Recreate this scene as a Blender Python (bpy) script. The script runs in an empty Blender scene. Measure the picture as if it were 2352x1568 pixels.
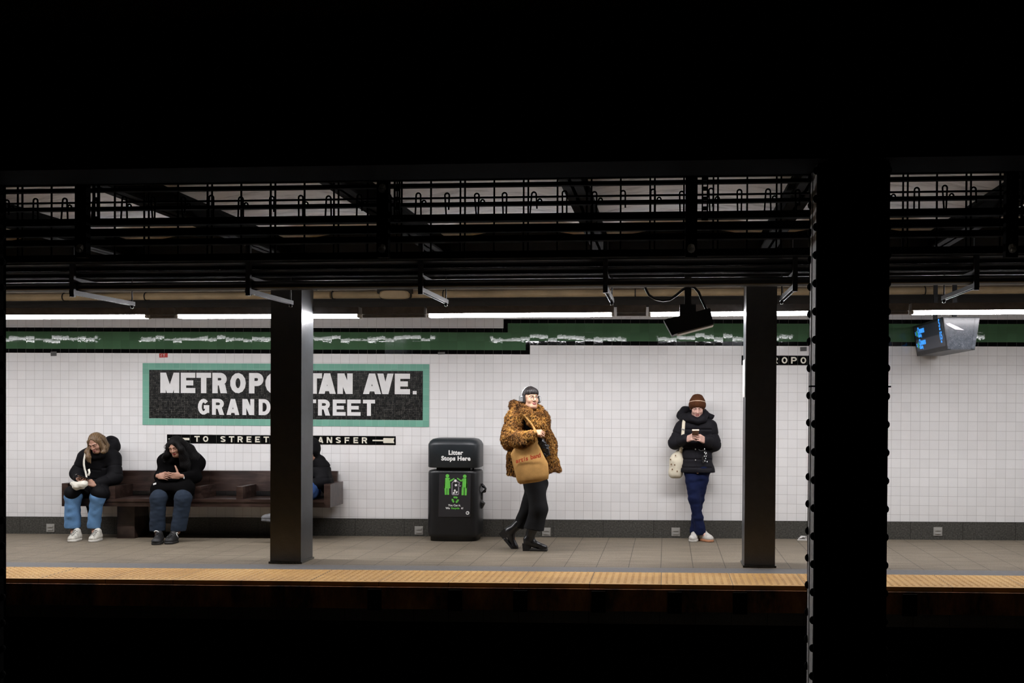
import bpy, bmesh, math, random
import numpy as np
from mathutils import Vector, Matrix

random.seed(7)
rng = np.random.default_rng(7)
sc = bpy.context.scene
COL = sc.collection

# ---------------------------------------------------------------- camera
W_PX, H_PX = 2352, 1568
F_PX = 2400.0
YAW, PITCH, ROLL, CX, CY = .0605, -.0115, .00615, 1389.2, 957.0
CAM = np.array([0.0, -12.25, 1.553])


def cam_basis():
    cy, sy = math.cos(YAW), math.sin(YAW)
    fw = np.array([-sy * math.cos(PITCH), cy * math.cos(PITCH), math.sin(PITCH)])
    r = np.array([cy, sy, 0.0])
    u = np.cross(r, fw)
    c, s = math.cos(ROLL), math.sin(ROLL)
    return r * c + u * s, -r * s + u * c, fw


CR, CU, CF = cam_basis()
cam_data = bpy.data.cameras.new('camera')
cam = bpy.data.objects.new('camera', cam_data)
COL.objects.link(cam)
cam.matrix_world = Matrix(((CR[0], CU[0], -CF[0], CAM[0]), (CR[1], CU[1], -CF[1], CAM[1]),
                           (CR[2], CU[2], -CF[2], CAM[2]), (0, 0, 0, 1)))
cam_data.sensor_fit = 'HORIZONTAL'
cam_data.sensor_width = 36.0
cam_data.lens = F_PX / W_PX * 36.0
cam_data.shift_x = (W_PX / 2 - CX) / W_PX
cam_data.shift_y = (CY - H_PX / 2) / W_PX
cam_data.clip_start = .05
cam_data.clip_end = 100
sc.camera = cam

# ---------------------------------------------------------------- world, view, light levels
world = bpy.data.worlds.new('World')
sc.world = world
world.use_nodes = True
world.node_tree.nodes['Background'].inputs[0].default_value = (0, 0, 0, 1)
world.node_tree.nodes['Background'].inputs[1].default_value = 0.0
sc.view_settings.view_transform = 'Standard'
sc.view_settings.look = 'None'
sc.view_settings.gamma = 1.0
sc.view_settings.exposure = 0.0
sc.view_settings.use_curve_mapping = False
LAMP_DOWN = 96.0      # radiance of the downward lens of the strip lights
LAMP_SIDE = 21.0      # radiance of the lens side towards the wall
LAMP_TRACK = 85.0     # radiance of the lens side towards the tracks
LAMP_COL = (.985, .97, 1.0)

GS = .0071            # the platform climbs gently to the right


def fz(x):
    return GS * x


def ray(px, py):
    return CF + CR * ((px - CX) / F_PX) - CU * ((py - CY) / F_PX)


def at(px, py, Y):
    """point of the plane at depth Y seen at a photo pixel"""
    d = ray(px, py)
    return CAM + d * ((Y - CAM[1]) / d[1])


# ---------------------------------------------------------------- object helpers
ORG = {}


def tag(o, label=None, cat=None, group=None, kind=None):
    if label: o['label'] = label
    if cat: o['category'] = cat
    if group: o['group'] = group
    if kind: o['kind'] = kind
    return o


def empty(name, loc, label, cat, group=None):
    o = bpy.data.objects.new(name, None)
    COL.objects.link(o)
    o.location = [float(v) for v in loc]
    o.empty_display_size = .1
    ORG[o.name] = np.array(loc, float)
    return tag(o, label, cat, group)


def link_mesh(name, me, mats, parent=None, loc=None, smooth=False):
    """mesh given in world coordinates; stored relative to its parent (or to loc)"""
    o = bpy.data.objects.new(name, me)
    COL.objects.link(o)
    base = np.array(ORG[parent.name]) if parent is not None else np.zeros(3)
    own = np.array(loc, float) if loc is not None else base
    n = len(me.vertices)
    if n and np.abs(own).sum() > 0:
        co = np.empty(n * 3, np.float32)
        me.vertices.foreach_get('co', co)
        co = co.reshape(-1, 3) - own.astype(np.float32)
        me.vertices.foreach_set('co', co.ravel())
    if parent is not None:
        o.parent = parent
    o.location = [float(v) for v in (own - base)]
    ORG[o.name] = own
    for m in (mats if isinstance(mats, (list, tuple)) else [mats]):
        me.materials.append(m)
    if smooth:
        me.polygons.foreach_set('use_smooth', np.ones(len(me.polygons), bool))
    me.update()
    return o


class MB:
    """collects shapes into one bmesh (world coordinates)"""

    def __init__(self):
        self.bm = bmesh.new()

    def quad(self, *pts, mi=0):
        f = self.bm.faces.new([self.bm.verts.new([float(c) for c in p]) for p in pts])
        f.material_index = mi
        return f

    def hull8(self, p, mi=0):
        """p: 4 bottom then 4 top points, both counter-clockwise seen from above"""
        v = [self.bm.verts.new([float(c) for c in q]) for q in p]
        for idx in ((3, 2, 1, 0), (4, 5, 6, 7), (0, 1, 5, 4), (1, 2, 6, 5), (2, 3, 7, 6), (3, 0, 4, 7)):
            self.bm.faces.new([v[i] for i in idx]).material_index = mi
        return v

    def box(self, x0, x1, y0, y1, z0, z1, mi=0, slope=False):
        a, b = (fz(x0), fz(x1)) if slope else (0, 0)
        return self.hull8([(x0, y0, z0 + a), (x1, y0, z0 + b), (x1, y1, z0 + b), (x0, y1, z0 + a),
                           (x0, y0, z1 + a), (x1, y0, z1 + b), (x1, y1, z1 + b), (x0, y1, z1 + a)], mi)

    def obox(self, c, ex, ey, ez, mi=0):
        """box by centre and three half-extent vectors"""
        c, ex, ey, ez = (np.array(v, float) for v in (c, ex, ey, ez))
        return self.hull8([c - ex - ey - ez, c + ex - ey - ez, c + ex + ey - ez, c - ex + ey - ez,
                           c - ex - ey + ez, c + ex - ey + ez, c + ex + ey + ez, c - ex + ey + ez], mi)

    def tube(self, pts, r, seg=10, caps=True, mi=0):
        pts = [np.array(p, float) for p in pts]
        rs = r if isinstance(r, (list, tuple)) else [r] * len(pts)
        rings = []
        up = None
        for i, p in enumerate(pts):
            t = pts[min(i + 1, len(pts) - 1)] - pts[max(i - 1, 0)]
            t = t / (np.linalg.norm(t) + 1e-12)
            if up is None:
                up = np.array([0, 0, 1.0]) if abs(t[2]) < .9 else np.array([1.0, 0, 0])
            s = np.cross(t, up); s /= np.linalg.norm(s) + 1e-12
            up = np.cross(s, t)
            rings.append([self.bm.verts.new(list(p + rs[i] * (math.cos(a) * s + math.sin(a) * up)))
                          for a in np.linspace(0, 2 * math.pi, seg, endpoint=False)])
        for a, b in zip(rings, rings[1:]):
            for k in range(seg):
                f = self.bm.faces.new((a[k], a[(k + 1) % seg], b[(k + 1) % seg], b[k]))
                f.smooth = True
                f.material_index = mi
        if caps:
            self.bm.faces.new(rings[0][::-1]).material_index = mi
            self.bm.faces.new(rings[-1]).material_index = mi
        return rings

    def rings(self, loops, caps=True, mi=0, smooth=True):
        """loft through lists of points"""
        R = [[self.bm.verts.new([float(c) for c in p]) for p in lp] for lp in loops]
        n = len(R[0])
        for a, b in zip(R, R[1:]):
            for k in range(n):
                f = self.bm.faces.new((a[k], a[(k + 1) % n], b[(k + 1) % n], b[k]))
                f.smooth = smooth
                f.material_index = mi
        if caps:
            self.bm.faces.new(R[0][::-1]).material_index = mi
            self.bm.faces.new(R[-1]).material_index = mi
        return R

    def prism(self, poly, n, mi=0):
        """poly: coplanar points; extruded by vector n"""
        n = np.array(n, float)
        a = [self.bm.verts.new([float(c) for c in p]) for p in poly]
        b = [self.bm.verts.new([float(c) for c in np.array(p, float) + n]) for p in poly]
        self.bm.faces.new(a[::-1]).material_index = mi
        self.bm.faces.new(b).material_index = mi
        m = len(a)
        for k in range(m):
            self.bm.faces.new((a[k], a[(k + 1) % m], b[(k + 1) % m], b[k])).material_index = mi

    def bevel(self, w, seg=2):
        bmesh.ops.bevel(self.bm, geom=[e for e in self.bm.edges if len(e.link_faces) == 2 and e.calc_face_angle(0) > .6],
                        offset=w, segments=seg, affect='EDGES', clamp_overlap=True)
        return self

    def build(self, name, mats, parent=None, loc=None, smooth=False):
        bmesh.ops.recalc_face_normals(self.bm, faces=self.bm.faces)
        me = bpy.data.meshes.new(name)
        self.bm.to_mesh(me)
        self.bm.free()
        return link_mesh(name, me, mats, parent, loc, smooth)


def text_mesh(name, body, size, loc, ex, ez, mat, parent=None, weight=0.0, depth=.0008, align='CENTER', spacing=1.0):
    """lettering: ex = reading direction, ez = up, lies at loc (baseline, centred)"""
    cu = bpy.data.curves.new(name, 'FONT')
    cu.body = body
    cu.size = size
    cu.align_x = align
    cu.space_character = spacing
    cu.offset = weight
    cu.extrude = depth
    cu.resolution_u = 4
    tmp = bpy.data.objects.new(name + '_tmp', cu)
    COL.objects.link(tmp)
    bpy.context.view_layer.update()
    me = bpy.data.meshes.new_from_object(tmp.evaluated_get(bpy.context.evaluated_depsgraph_get()))
    bpy.data.objects.remove(tmp)
    ex = np.array(ex, float); ex /= np.linalg.norm(ex)
    ez = np.array(ez, float); ez /= np.linalg.norm(ez)
    ey = np.cross(ex, ez)
    n = len(me.vertices)
    co = np.empty(n * 3, np.float32)
    me.vertices.foreach_get('co', co)
    co = co.reshape(-1, 3)
    w = np.array(loc) + co[:, :1] * ex + co[:, 1:2] * ez - co[:, 2:3] * ey
    me.vertices.foreach_set('co', w.astype(np.float32).ravel())
    me.materials.clear()
    return link_mesh(name, me, mat, parent)


# ---------------------------------------------------------------- materials
def new_mat(name):
    m = bpy.data.materials.new(name)
    m.use_nodes = True
    nt = m.node_tree
    return m, nt, nt.nodes['Principled BSDF']


def N(nt, typ, **kw):
    n = nt.nodes.new(typ)
    for k, v in kw.items():
        if k == 'ins':
            for i, val in v.items():
                n.inputs[i].default_value = val
        else:
            setattr(n, k, v)
    return n


def math_n(nt, op, a, b=None, clamp=False):
    n = N(nt, 'ShaderNodeMath', operation=op, use_clamp=clamp)
    for i, v in enumerate((a, b)):
        if v is None: continue
        if isinstance(v, (int, float)): n.inputs[i].default_value = v
        else: nt.links.new(v, n.inputs[i])
    return n.outputs[0]


def mix_col(nt, fac, a, b):
    n = N(nt, 'ShaderNodeMix', data_type='RGBA')
    for i, v in ((0, fac), (6, a), (7, b)):
        if isinstance(v, (int, float)): n.inputs[i].default_value = v
        elif isinstance(v, tuple): n.inputs[i].default_value = (*v[:3], 1)
        else: nt.links.new(v, n.inputs[i])
    return n.outputs[2]


def ramp(nt, fac, stops):
    n = N(nt, 'ShaderNodeValToRGB')
    el = n.color_ramp.elements
    while len(el) < len(stops): el.new(.5)
    for e, (p, c) in zip(el, stops):
        e.position = p
        e.color = (*c, 1) if len(c) == 3 else c
    nt.links.new(fac, n.inputs[0])
    return n.outputs[0]


def noise(nt, scale, detail=3, vec=None, rough=.55):
    n = N(nt, 'ShaderNodeTexNoise', ins={'Scale': scale, 'Detail': detail, 'Roughness': rough})
    if vec is None:
        tc = N(nt, 'ShaderNodeTexCoord')
        vec = tc.outputs['Object']
    nt.links.new(vec, n.inputs['Vector'])
    return n.outputs[0]


def bump(nt, height, strength, dist=.01, normal=None):
    b = N(nt, 'ShaderNodeBump', ins={'Strength': strength, 'Distance': dist})
    nt.links.new(height, b.inputs['Height'])
    if normal is not None: nt.links.new(normal, b.inputs['Normal'])
    return b.outputs[0]


def scaled(nt, sx, sy, sz):
    tc = N(nt, 'ShaderNodeTexCoord')
    mp = N(nt, 'ShaderNodeMapping', ins={'Scale': (sx, sy, sz)})
    nt.links.new(tc.outputs['Object'], mp.inputs[0])
    return mp.outputs[0]


def plain(name, col, rough=.5, metal=0.0, var=0.25, vscale=12, bmp=0.0, bscale=60, spec=.5, vec=None, sheen=0):
    m, nt, p = new_mat(name)
    f = noise(nt, vscale, 4, vec(nt) if vec else None)
    c0 = tuple(max(0, c * (1 - var)) for c in col)
    c1 = tuple(min(1, c * (1 + var)) for c in col)
    nt.links.new(ramp(nt, f, [(.3, c0), (.7, c1)]), p.inputs['Base Color'])
    p.inputs['Roughness'].default_value = rough
    p.inputs['Metallic'].default_value = metal
    p.inputs['Specular IOR Level'].default_value = spec
    if sheen: p.inputs['Sheen Weight'].default_value = sheen
    if bmp:
        nt.links.new(bump(nt, noise(nt, bscale, 3, vec(nt) if vec else None), bmp, .004), p.inputs['Normal'])
    return m


def emit(name, col, s):
    m, nt, p = new_mat(name)
    p.inputs['Base Color'].default_value = (.02, .02, .02, 1)
    p.inputs['Emission Color'].default_value = (*col, 1)
    p.inputs['Emission Strength'].default_value = s
    return m


TILE = .108
TX0 = float(at(1112.1, 850, 0)[0])
TZ0 = 2.2494          # level course line of the wall


def tile_mat(name, col, grout, pitch=(TILE, TILE), gw=.0022, rough=.12, tilt=.012, wob=.06, var=.05, x0=None, z0=None, irregular=0.0, spec=.5, dirt=0.0, patchy=0):
    """glazed tile on a wall that faces -Y; grid in world x / z"""
    m, nt, p = new_mat(name)
    geo = N(nt, 'ShaderNodeNewGeometry')
    sep = N(nt, 'ShaderNodeSeparateXYZ')
    nt.links.new(geo.outputs['Position'], sep.inputs[0])
    u = math_n(nt, 'DIVIDE', math_n(nt, 'SUBTRACT', sep.outputs[0], TX0 if x0 is None else x0), pitch[0])
    v = math_n(nt, 'DIVIDE', math_n(nt, 'SUBTRACT', sep.outputs[2], TZ0 if z0 is None else z0), pitch[1])
    if irregular:
        nz = noise(nt, 9, 2, geo.outputs['Position'])
        u = math_n(nt, 'ADD', u, math_n(nt, 'MULTIPLY', math_n(nt, 'SUBTRACT', nz, .5), irregular))
        nz2 = noise(nt, 7, 2, geo.outputs['Position'])
        v = math_n(nt, 'ADD', v, math_n(nt, 'MULTIPLY', math_n(nt, 'SUBTRACT', nz2, .5), irregular))
    fu, fv = math_n(nt, 'FRACT', u), math_n(nt, 'FRACT', v)
    du = math_n(nt, 'MULTIPLY', math_n(nt, 'MINIMUM', fu, math_n(nt, 'SUBTRACT', 1, fu)), pitch[0])
    dv = math_n(nt, 'MULTIPLY', math_n(nt, 'MINIMUM', fv, math_n(nt, 'SUBTRACT', 1, fv)), pitch[1])
    d = math_n(nt, 'MINIMUM', du, dv)
    g = math_n(nt, 'SUBTRACT', 1, math_n(nt, 'DIVIDE', math_n(nt, 'SUBTRACT', d, gw * .4), gw * .5, True), True)
    cell = N(nt, 'ShaderNodeCombineXYZ')
    nt.links.new(math_n(nt, 'FLOOR', u), cell.inputs[0])
    nt.links.new(math_n(nt, 'FLOOR', v), cell.inputs[1])
    wn = N(nt, 'ShaderNodeTexWhiteNoise', noise_dimensions='3D')
    nt.links.new(cell.outputs[0], wn.inputs['Vector'])
    val = math_n(nt, 'ADD', 1 - var, math_n(nt, 'MULTIPLY', wn.outputs['Value'], 2 * var))
    mul = N(nt, 'ShaderNodeVectorMath', operation='SCALE')
    mul.inputs[0].default_value = col
    nt.links.new(val, mul.inputs['Scale'])
    base = mul.outputs[0]
    if dirt:
        dn = noise(nt, 1.7, 5, geo.outputs['Position'], .7)
        dm = N(nt, 'ShaderNodeMapRange', ins={1: .48, 2: .8, 3: 0, 4: dirt})
        nt.links.new(dn, dm.inputs[0])
        base = mix_col(nt, dm.outputs[0], base, (.33, .29, .24))
    if patchy:
        pn = N(nt, 'ShaderNodeMapRange', ins={1: .42, 2: .68, 3: 0, 4: 1})
        nt.links.new(noise(nt, patchy, 3, geo.outputs['Position'], .7), pn.inputs[0])
        grout = mix_col(nt, pn.outputs[0], (.012, .012, .010), grout)
    nt.links.new(mix_col(nt, g, base, grout), p.inputs['Base Color'])
    rr = math_n(nt, 'ADD', rough, math_n(nt, 'MULTIPLY', g, .6))
    nt.links.new(rr, p.inputs['Roughness'])
    p.inputs['Specular IOR Level'].default_value = spec
    # each tile is set a little differently and its glaze is wavy
    off = N(nt, 'ShaderNodeVectorMath', operation='MULTIPLY_ADD')
    nt.links.new(wn.outputs['Color'], off.inputs[0])
    off.inputs[1].default_value = (2 * tilt, 0, 2 * tilt)
    off.inputs[2].default_value = (-tilt, -1, -tilt)
    nrm = N(nt, 'ShaderNodeVectorMath', operation='NORMALIZE')
    nt.links.new(off.outputs[0], nrm.inputs[0])
    hh = math_n(nt, 'SUBTRACT', math_n(nt, 'MULTIPLY', noise(nt, 26, 2, geo.outputs['Position']), 1.0),
                math_n(nt, 'MULTIPLY', g, 1.2))
    nt.links.new(bump(nt, hh, wob, .012, nrm.outputs[0]), p.inputs['Normal'])
    return m

# ---------------------------------------------------------------- soft bodies: smooth unions of tapered capsules and ellipsoids
def A3(v): return np.array(v, float)


def rot(yaw=0, pitch=0, roll=0):
    """local head / hand frame -> world; a head faces -Y; yaw > 0 turns it to +X, pitch > 0 looks down, roll > 0 tips its top to +X"""
    return np.array(Matrix.Rotation(yaw, 3, 'Z') @ Matrix.Rotation(pitch, 3, 'X') @ Matrix.Rotation(roll, 3, 'Y'))


def cap(a, b, ra, rb=None, k=.03, flat=None, sub=False):
    """flat = (direction, factor): the section is squashed along that direction"""
    return dict(t='c', a=A3(a), b=A3(b), ra=ra, rb=ra if rb is None else rb, k=k, flat=flat, sub=sub)


def ell(c, r, R=None, k=.03, sub=False):
    return dict(t='e', c=A3(c), r=A3(r), R=np.eye(3) if R is None else R, k=k, sub=sub)


def rbox(c, h, R=None, rd=.01, k=.02, sub=False):
    return dict(t='b', c=A3(c), h=A3(h), R=np.eye(3) if R is None else R, rd=rd, k=k, sub=sub)


def chain(pts, rs, k=.03, flat=None):
    return [cap(pts[i], pts[i + 1], rs[i], rs[i + 1], k, flat) for i in range(len(pts) - 1)]


def xf(prims, R, t, s=1.0):
    """move prims from a local frame to the world"""
    out = []
    for p in prims:
        q = dict(p)
        q['k'] = p['k'] * s
        if p['t'] == 'c':
            q['a'], q['b'] = R @ p['a'] * s + t, R @ p['b'] * s + t
            q['ra'], q['rb'] = p['ra'] * s, p['rb'] * s
            if p['flat']: q['flat'] = (R @ A3(p['flat'][0]), p['flat'][1])
        else:
            q['c'] = R @ p['c'] * s + t
            q['R'] = R @ p['R']
            if p['t'] == 'e': q['r'] = p['r'] * s
            else: q['h'], q['rd'] = p['h'] * s, p['rd'] * s
        out.append(q)
    return out


def bounds(p):
    if p['t'] == 'c':
        r = max(p['ra'], p['rb'])
        return np.minimum(p['a'], p['b']) - r, np.maximum(p['a'], p['b']) + r
    e = np.abs(p['R']) @ (p['r'] if p['t'] == 'e' else p['h'] + p['rd'])
    return p['c'] - e, p['c'] + e


def sdist(p, X):
    if p['t'] == 'c':
        a, b = p['a'], p['b']
        if p['flat']:
            n, f = A3(p['flat'][0]), p['flat'][1]
            n = n / np.linalg.norm(n)
            X = X + ((X - a) @ n)[..., None] * n * (1 / f - 1)
            b = b + ((b - a) @ n) * n * (1 / f - 1)
        ab = b - a
        t = np.clip(((X - a) @ ab) / (ab @ ab + 1e-12), 0, 1)
        d = np.linalg.norm(X - a - t[..., None] * ab, axis=-1) - (p['ra'] + (p['rb'] - p['ra']) * t)
        return d * (p['flat'][1] * .5 + .5) if p['flat'] else d
    L = (X - p['c']) @ p['R']
    if p['t'] == 'e':
        k0 = np.linalg.norm(L / p['r'], axis=-1)
        k1 = np.linalg.norm(L / (p['r'] ** 2), axis=-1)
        return np.where(k1 > 1e-9, k0 * (k0 - 1) / np.maximum(k1, 1e-9), -p['r'].min())
    q = np.abs(L) - p['h']
    return np.linalg.norm(np.maximum(q, 0), axis=-1) + np.minimum(q.max(-1), 0) - p['rd']


def surface_net(D, org, h):
    c = [D[i:D.shape[0] - 1 + i, j:D.shape[1] - 1 + j, k:D.shape[2] - 1 + k] for i in (0, 1) for j in (0, 1) for k in (0, 1)]
    neg = [a < 0 for a in c]
    cnt = sum(n.astype(np.int8) for n in neg)
    act = (cnt > 0) & (cnt < 8)
    ijk = np.argwhere(act)
    idx = -np.ones(act.shape, np.int64)
    idx[act] = np.arange(len(ijk))
    V = np.stack([a[act] for a in c])
    off = np.array([(i, j, k) for i in (0, 1) for j in (0, 1) for k in (0, 1)], float)
    acc = np.zeros((len(ijk), 3)); num = np.zeros(len(ijk))
    for a in range(8):
        for b in range(a + 1, 8):
            if np.abs(off[a] - off[b]).sum() != 1: continue
            m = (V[a] < 0) != (V[b] < 0)
            t = np.where(m, V[a] / np.where(m, V[a] - V[b], 1), 0)
            acc += np.where(m[:, None], off[a] + t[:, None] * (off[b] - off[a]), 0)
            num += m
    P = org + (ijk + acc / num[:, None]) * h
    Q = []
    S = D < 0
    for ax in range(3):
        o1, o2 = (ax + 1) % 3, (ax + 2) % 3
        sl0, sl1 = [slice(None)] * 3, [slice(None)] * 3
        sl0[ax], sl1[ax] = slice(0, -1), slice(1, None)
        ch = S[tuple(sl0)] != S[tuple(sl1)]
        e = np.argwhere(ch)
        e = e[(e[:, o1] > 0) & (e[:, o2] > 0) & (e[:, o1] < D.shape[o1] - 1) & (e[:, o2] < D.shape[o2] - 1)]
        q = []
        for d1, d2 in ((1, 1), (0, 1), (0, 0), (1, 0)):
            f = e.copy(); f[:, o1] -= d1; f[:, o2] -= d2
            q.append(idx[f[:, 0], f[:, 1], f[:, 2]])
        q = np.stack(q, 1)
        flip = ~S[e[:, 0], e[:, 1], e[:, 2]]
        q[flip] = q[flip][:, ::-1]
        Q.append(q)
    return P, np.concatenate(Q)


def net(prims, h, disp=None, cut=None):
    """-> verts, quads of the smooth union"""
    lo = np.min([bounds(p)[0] for p in prims if not p['sub']], 0) - .03
    hi = np.max([bounds(p)[1] for p in prims if not p['sub']], 0) + .03
    n = np.ceil((hi - lo) / h).astype(int) + 1
    ax = [lo[i] + np.arange(n[i]) * h for i in range(3)]
    D = np.full(n, .5)
    for p in prims:
        b0, b1 = bounds(p)
        m = p['k'] + .035
        s = [slice(max(0, int((b0[i] - m - lo[i]) / h)), min(n[i], int((b1[i] + m - lo[i]) / h) + 2)) for i in range(3)]
        if any(q.stop <= q.start for q in s): continue
        X = np.stack(np.meshgrid(ax[0][s[0]], ax[1][s[1]], ax[2][s[2]], indexing='ij'), -1)
        d = sdist(p, X)
        o = D[s[0], s[1], s[2]]
        k = max(p['k'], 1e-4)
        if p['sub']:
            d = -d
            D[s[0], s[1], s[2]] = np.maximum(o, d) + np.maximum(k - np.abs(o - d), 0) ** 2 / (4 * k)
        else:
            D[s[0], s[1], s[2]] = np.minimum(o, d) - np.maximum(k - np.abs(o - d), 0) ** 2 / (4 * k)
    if disp is not None or cut is not None:
        near = np.abs(D) < .06
        ijk = np.argwhere(near)
        X = lo + ijk * h
        v = D[near]
        if disp is not None: v = v + disp(X)
        if cut is not None: v = np.maximum(v, cut(X))
        D[near] = v
        if cut is not None:
            deep = np.argwhere(D <= -.06)
            if len(deep):
                X = lo + deep * h
                D[deep[:, 0], deep[:, 1], deep[:, 2]] = np.maximum(D[deep[:, 0], deep[:, 1], deep[:, 2]], cut(X))
    return surface_net(D, lo, h)


def fnoise(seed, n=14, scale=8.0, aniso=(1, 1, 1)):
    """cheap smooth noise: a sum of random waves, about -1..1"""
    r = np.random.default_rng(seed)
    K = r.normal(size=(n, 3)) * scale * np.array(aniso)
    ph = r.uniform(0, 6.28, n)

    def f(X):
        return np.sin(X @ K.T + ph).sum(-1) / (n ** .5) * .75
    return f


def mesh_from(parts):
    """parts: list of (verts, quads, material index array or int) -> one mesh"""
    vs, qs, ms, o = [], [], [], 0
    for v, q, m in parts:
        vs.append(v); qs.append(q + o); o += len(v)
        ms.append(np.full(len(q), m, np.int32) if np.isscalar(m) else m)
    v, q, m = np.concatenate(vs), np.concatenate(qs), np.concatenate(ms)
    me = bpy.data.meshes.new('m')
    me.vertices.add(len(v)); me.vertices.foreach_set('co', v.astype(np.float32).ravel())
    me.loops.add(len(q) * 4); me.loops.foreach_set('vertex_index', q.astype(np.int32).ravel())
    me.polygons.add(len(q))
    me.polygons.foreach_set('loop_start', np.arange(0, len(q) * 4, 4, dtype=np.int32))
    me.polygons.foreach_set('loop_total', np.full(len(q), 4, np.int32))
    me.update(calc_edges=True)
    return me, m


def blob(name, prims, h, mat, parent=None, disp=None, cut=None, zones=None, loc=None):
    """zones(centres) -> material index per face"""
    v, q = net(prims, h, disp, cut)
    mi = 0 if zones is None else zones(v[q].mean(1)).astype(np.int32)
    return solid(name, [(v, q, mi)], mat, parent, loc)


def solid(name, parts, mats, parent=None, loc=None):
    me, mi = mesh_from(parts)
    me.name = name
    o = link_mesh(name, me, mats, parent, loc, smooth=True)
    if len(me.materials) > 1:
        me.polygons.foreach_set('material_index', mi)
        me.update()
    return o


# ---------------------------------------------------------------- head, hand, shoe in their own frames
def head_prims(nose=1.0, neck=True):
    """faces -Y, origin at half the head's height; chin near z = -.112, crown near z = +.118"""
    P = [ell((0, .012, .03), (.075, .094, .088), k=.02),
         ell((0, -.03, -.035), (.059, .062, .080), k=.03),
         ell((0, -.062, -.090), (.030, .028, .022), k=.03),
         cap((-.047, -.01, -.075), (-.02, -.06, -.095), .018, .016, .03),
         cap((.047, -.01, -.075), (.02, -.06, -.095), .018, .016, .03)]
    for s in (-1, 1):
        P += [ell((s * .038, -.062, -.028), (.021, .02, .02), k=.025),
              cap((s * .014, -.088, .023), (s * .045, -.073, .022), .009, .007, .014),
              ell((s * .030, -.094, .004), (.017, .012, .010), k=.010, sub=True),
              ell((s * .030, -.0765, .004), (.0145, .0125, .0115), k=.003),
              ell((s * .077, .012, -.008), (.008, .019, .030), rot(yaw=s * .35), k=.008)]
    P += [cap((0, -.089, .012), (0, -.108 - .006 * (nose - 1), -.026), .007, .0105, .010),
          ell((0, -.106 * (1 + .03 * (nose - 1)), -.030), (.0115, .012, .009), k=.006),
          ell((-.012, -.094, -.031), (.008, .009, .007), k=.006),
          ell((.012, -.094, -.031), (.008, .009, .007), k=.006),
          ell((0, -.091, -.0555), (.0215, .011, .0055), k=.006),
          ell((0, -.090, -.0665), (.0175, .011, .0065), k=.006),
          ell((0, -.104, -.061), (.024, .008, .0016), k=.003, sub=True)]
    if neck:
        P.append(cap((0, .012, -.085), (0, .03, -.19), .050, .056, .02))
    return P


def head_zones(R, t, s, eyes='down', beard=0):
    """0 skin, 1 lips, 2 dark (brows, lashes), 3 eye white"""
    def f(C):
        L = ((C - t) @ R) / s
        x, y, z = np.abs(L[:, 0]), L[:, 1], L[:, 2]
        m = np.zeros(len(C), np.int32)
        m[(x < .023 * (1 - ((z + .061) / .016) ** 2).clip(0, 1) ** .5 + .001) & (z > -.074) & (z < -.0505) & (y < -.088)] = 1
        brow = (x > .012) & (x < .047) & (np.abs(z - (.024 + .12 * (x - .012) - 4.2 * (x - .012) ** 2)) < .0030) & (y < -.06)
        m[brow] = 2
        ez = z - .004
        eye = (((x - .030) / .0120) ** 2 + (ez / .0050) ** 2 < 1) & (y < -.075)
        if eyes == 'open':
            m[eye] = 3
            m[eye & ((x - .030) ** 2 + ez ** 2 < .0052 ** 2)] = 2
            m[(((x - .030) / .0150) ** 2 + ((ez) / .0075) ** 2 < 1) & ~eye & (ez > 0.0015) & (y < -.07)] = 2
        else:
            lash = (np.abs(x - .030) < .0145) & (np.abs(ez + .0042 - 14 * (x - .030) ** 2) < .0021) & (y < -.070)
            m[lash] = 2
        return m
    return f


def hand_prims(side, curl=(.5, .6, .4), thumb=.3, spread=.06, index_curl=None, thumb_in=0.0):
    """wrist at the origin, fingers along +X, back of the hand +Z, thumb towards side * Y"""
    P = [rbox((.045, 0, 0), (.034, .028, .004), rd=.011, k=.012),
         cap((-.03, 0, 0), (.02, 0, 0), .026, .027, .02, ((0, 0, 1), .72)),
         ell((.03, side * .026, -.008), (.026, .014, .014), k=.014)]
    bases = ((.087, .029), (.091, .0098), (.087, -.0095), (.079, -.0275))
    lens = ((.040, .025, .021), (.044, .028, .022), (.041, .026, .022), (.032, .021, .019))
    for i, ((bx, by), ls) in enumerate(zip(bases, lens)):
        p = A3((bx - .006, side * by, 0))
        a = 0.0
        fan = side * spread * (1.2 - i * .8)
        r = .0088 - .0004 * abs(i - 1) - (.0009 if i == 3 else 0)
        c3 = index_curl if (i == 0 and index_curl is not None) else curl
        for j in range(3):
            a += c3[j] * (1 + .06 * i)
            d = A3((math.cos(a), math.sin(fan) * math.cos(a), -math.sin(a)))
            q = p + d * ls[j]
            P.append(cap(p, q, r, r * .93, .004))
            p = q
            r *= .93
    p = A3((.022, side * .034, -.008))
    yaw, dz = .85 - thumb, -.35 - thumb_in
    for j, (ln, r) in enumerate(((.042, .0125), (.032, .0105), (.026, .0095))):
        d = A3((math.cos(yaw), side * math.sin(yaw), dz)); d /= np.linalg.norm(d)
        q = p + d * ln
        P.append(cap(p, q, r, r * .92, .006))
        p = q
        yaw -= .28 + thumb * .5
        dz -= .08 + thumb_in * .5
    return P


def frame(x, z):
    """rotation whose local X is x and whose local Z is close to z"""
    x = A3(x); x = x / np.linalg.norm(x)
    z = A3(z); z = z - (z @ x) * x; z /= np.linalg.norm(z)
    return np.stack([x, np.cross(z, x), z], 1)


def unit(v):
    v = A3(v)
    return v / np.linalg.norm(v)


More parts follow.
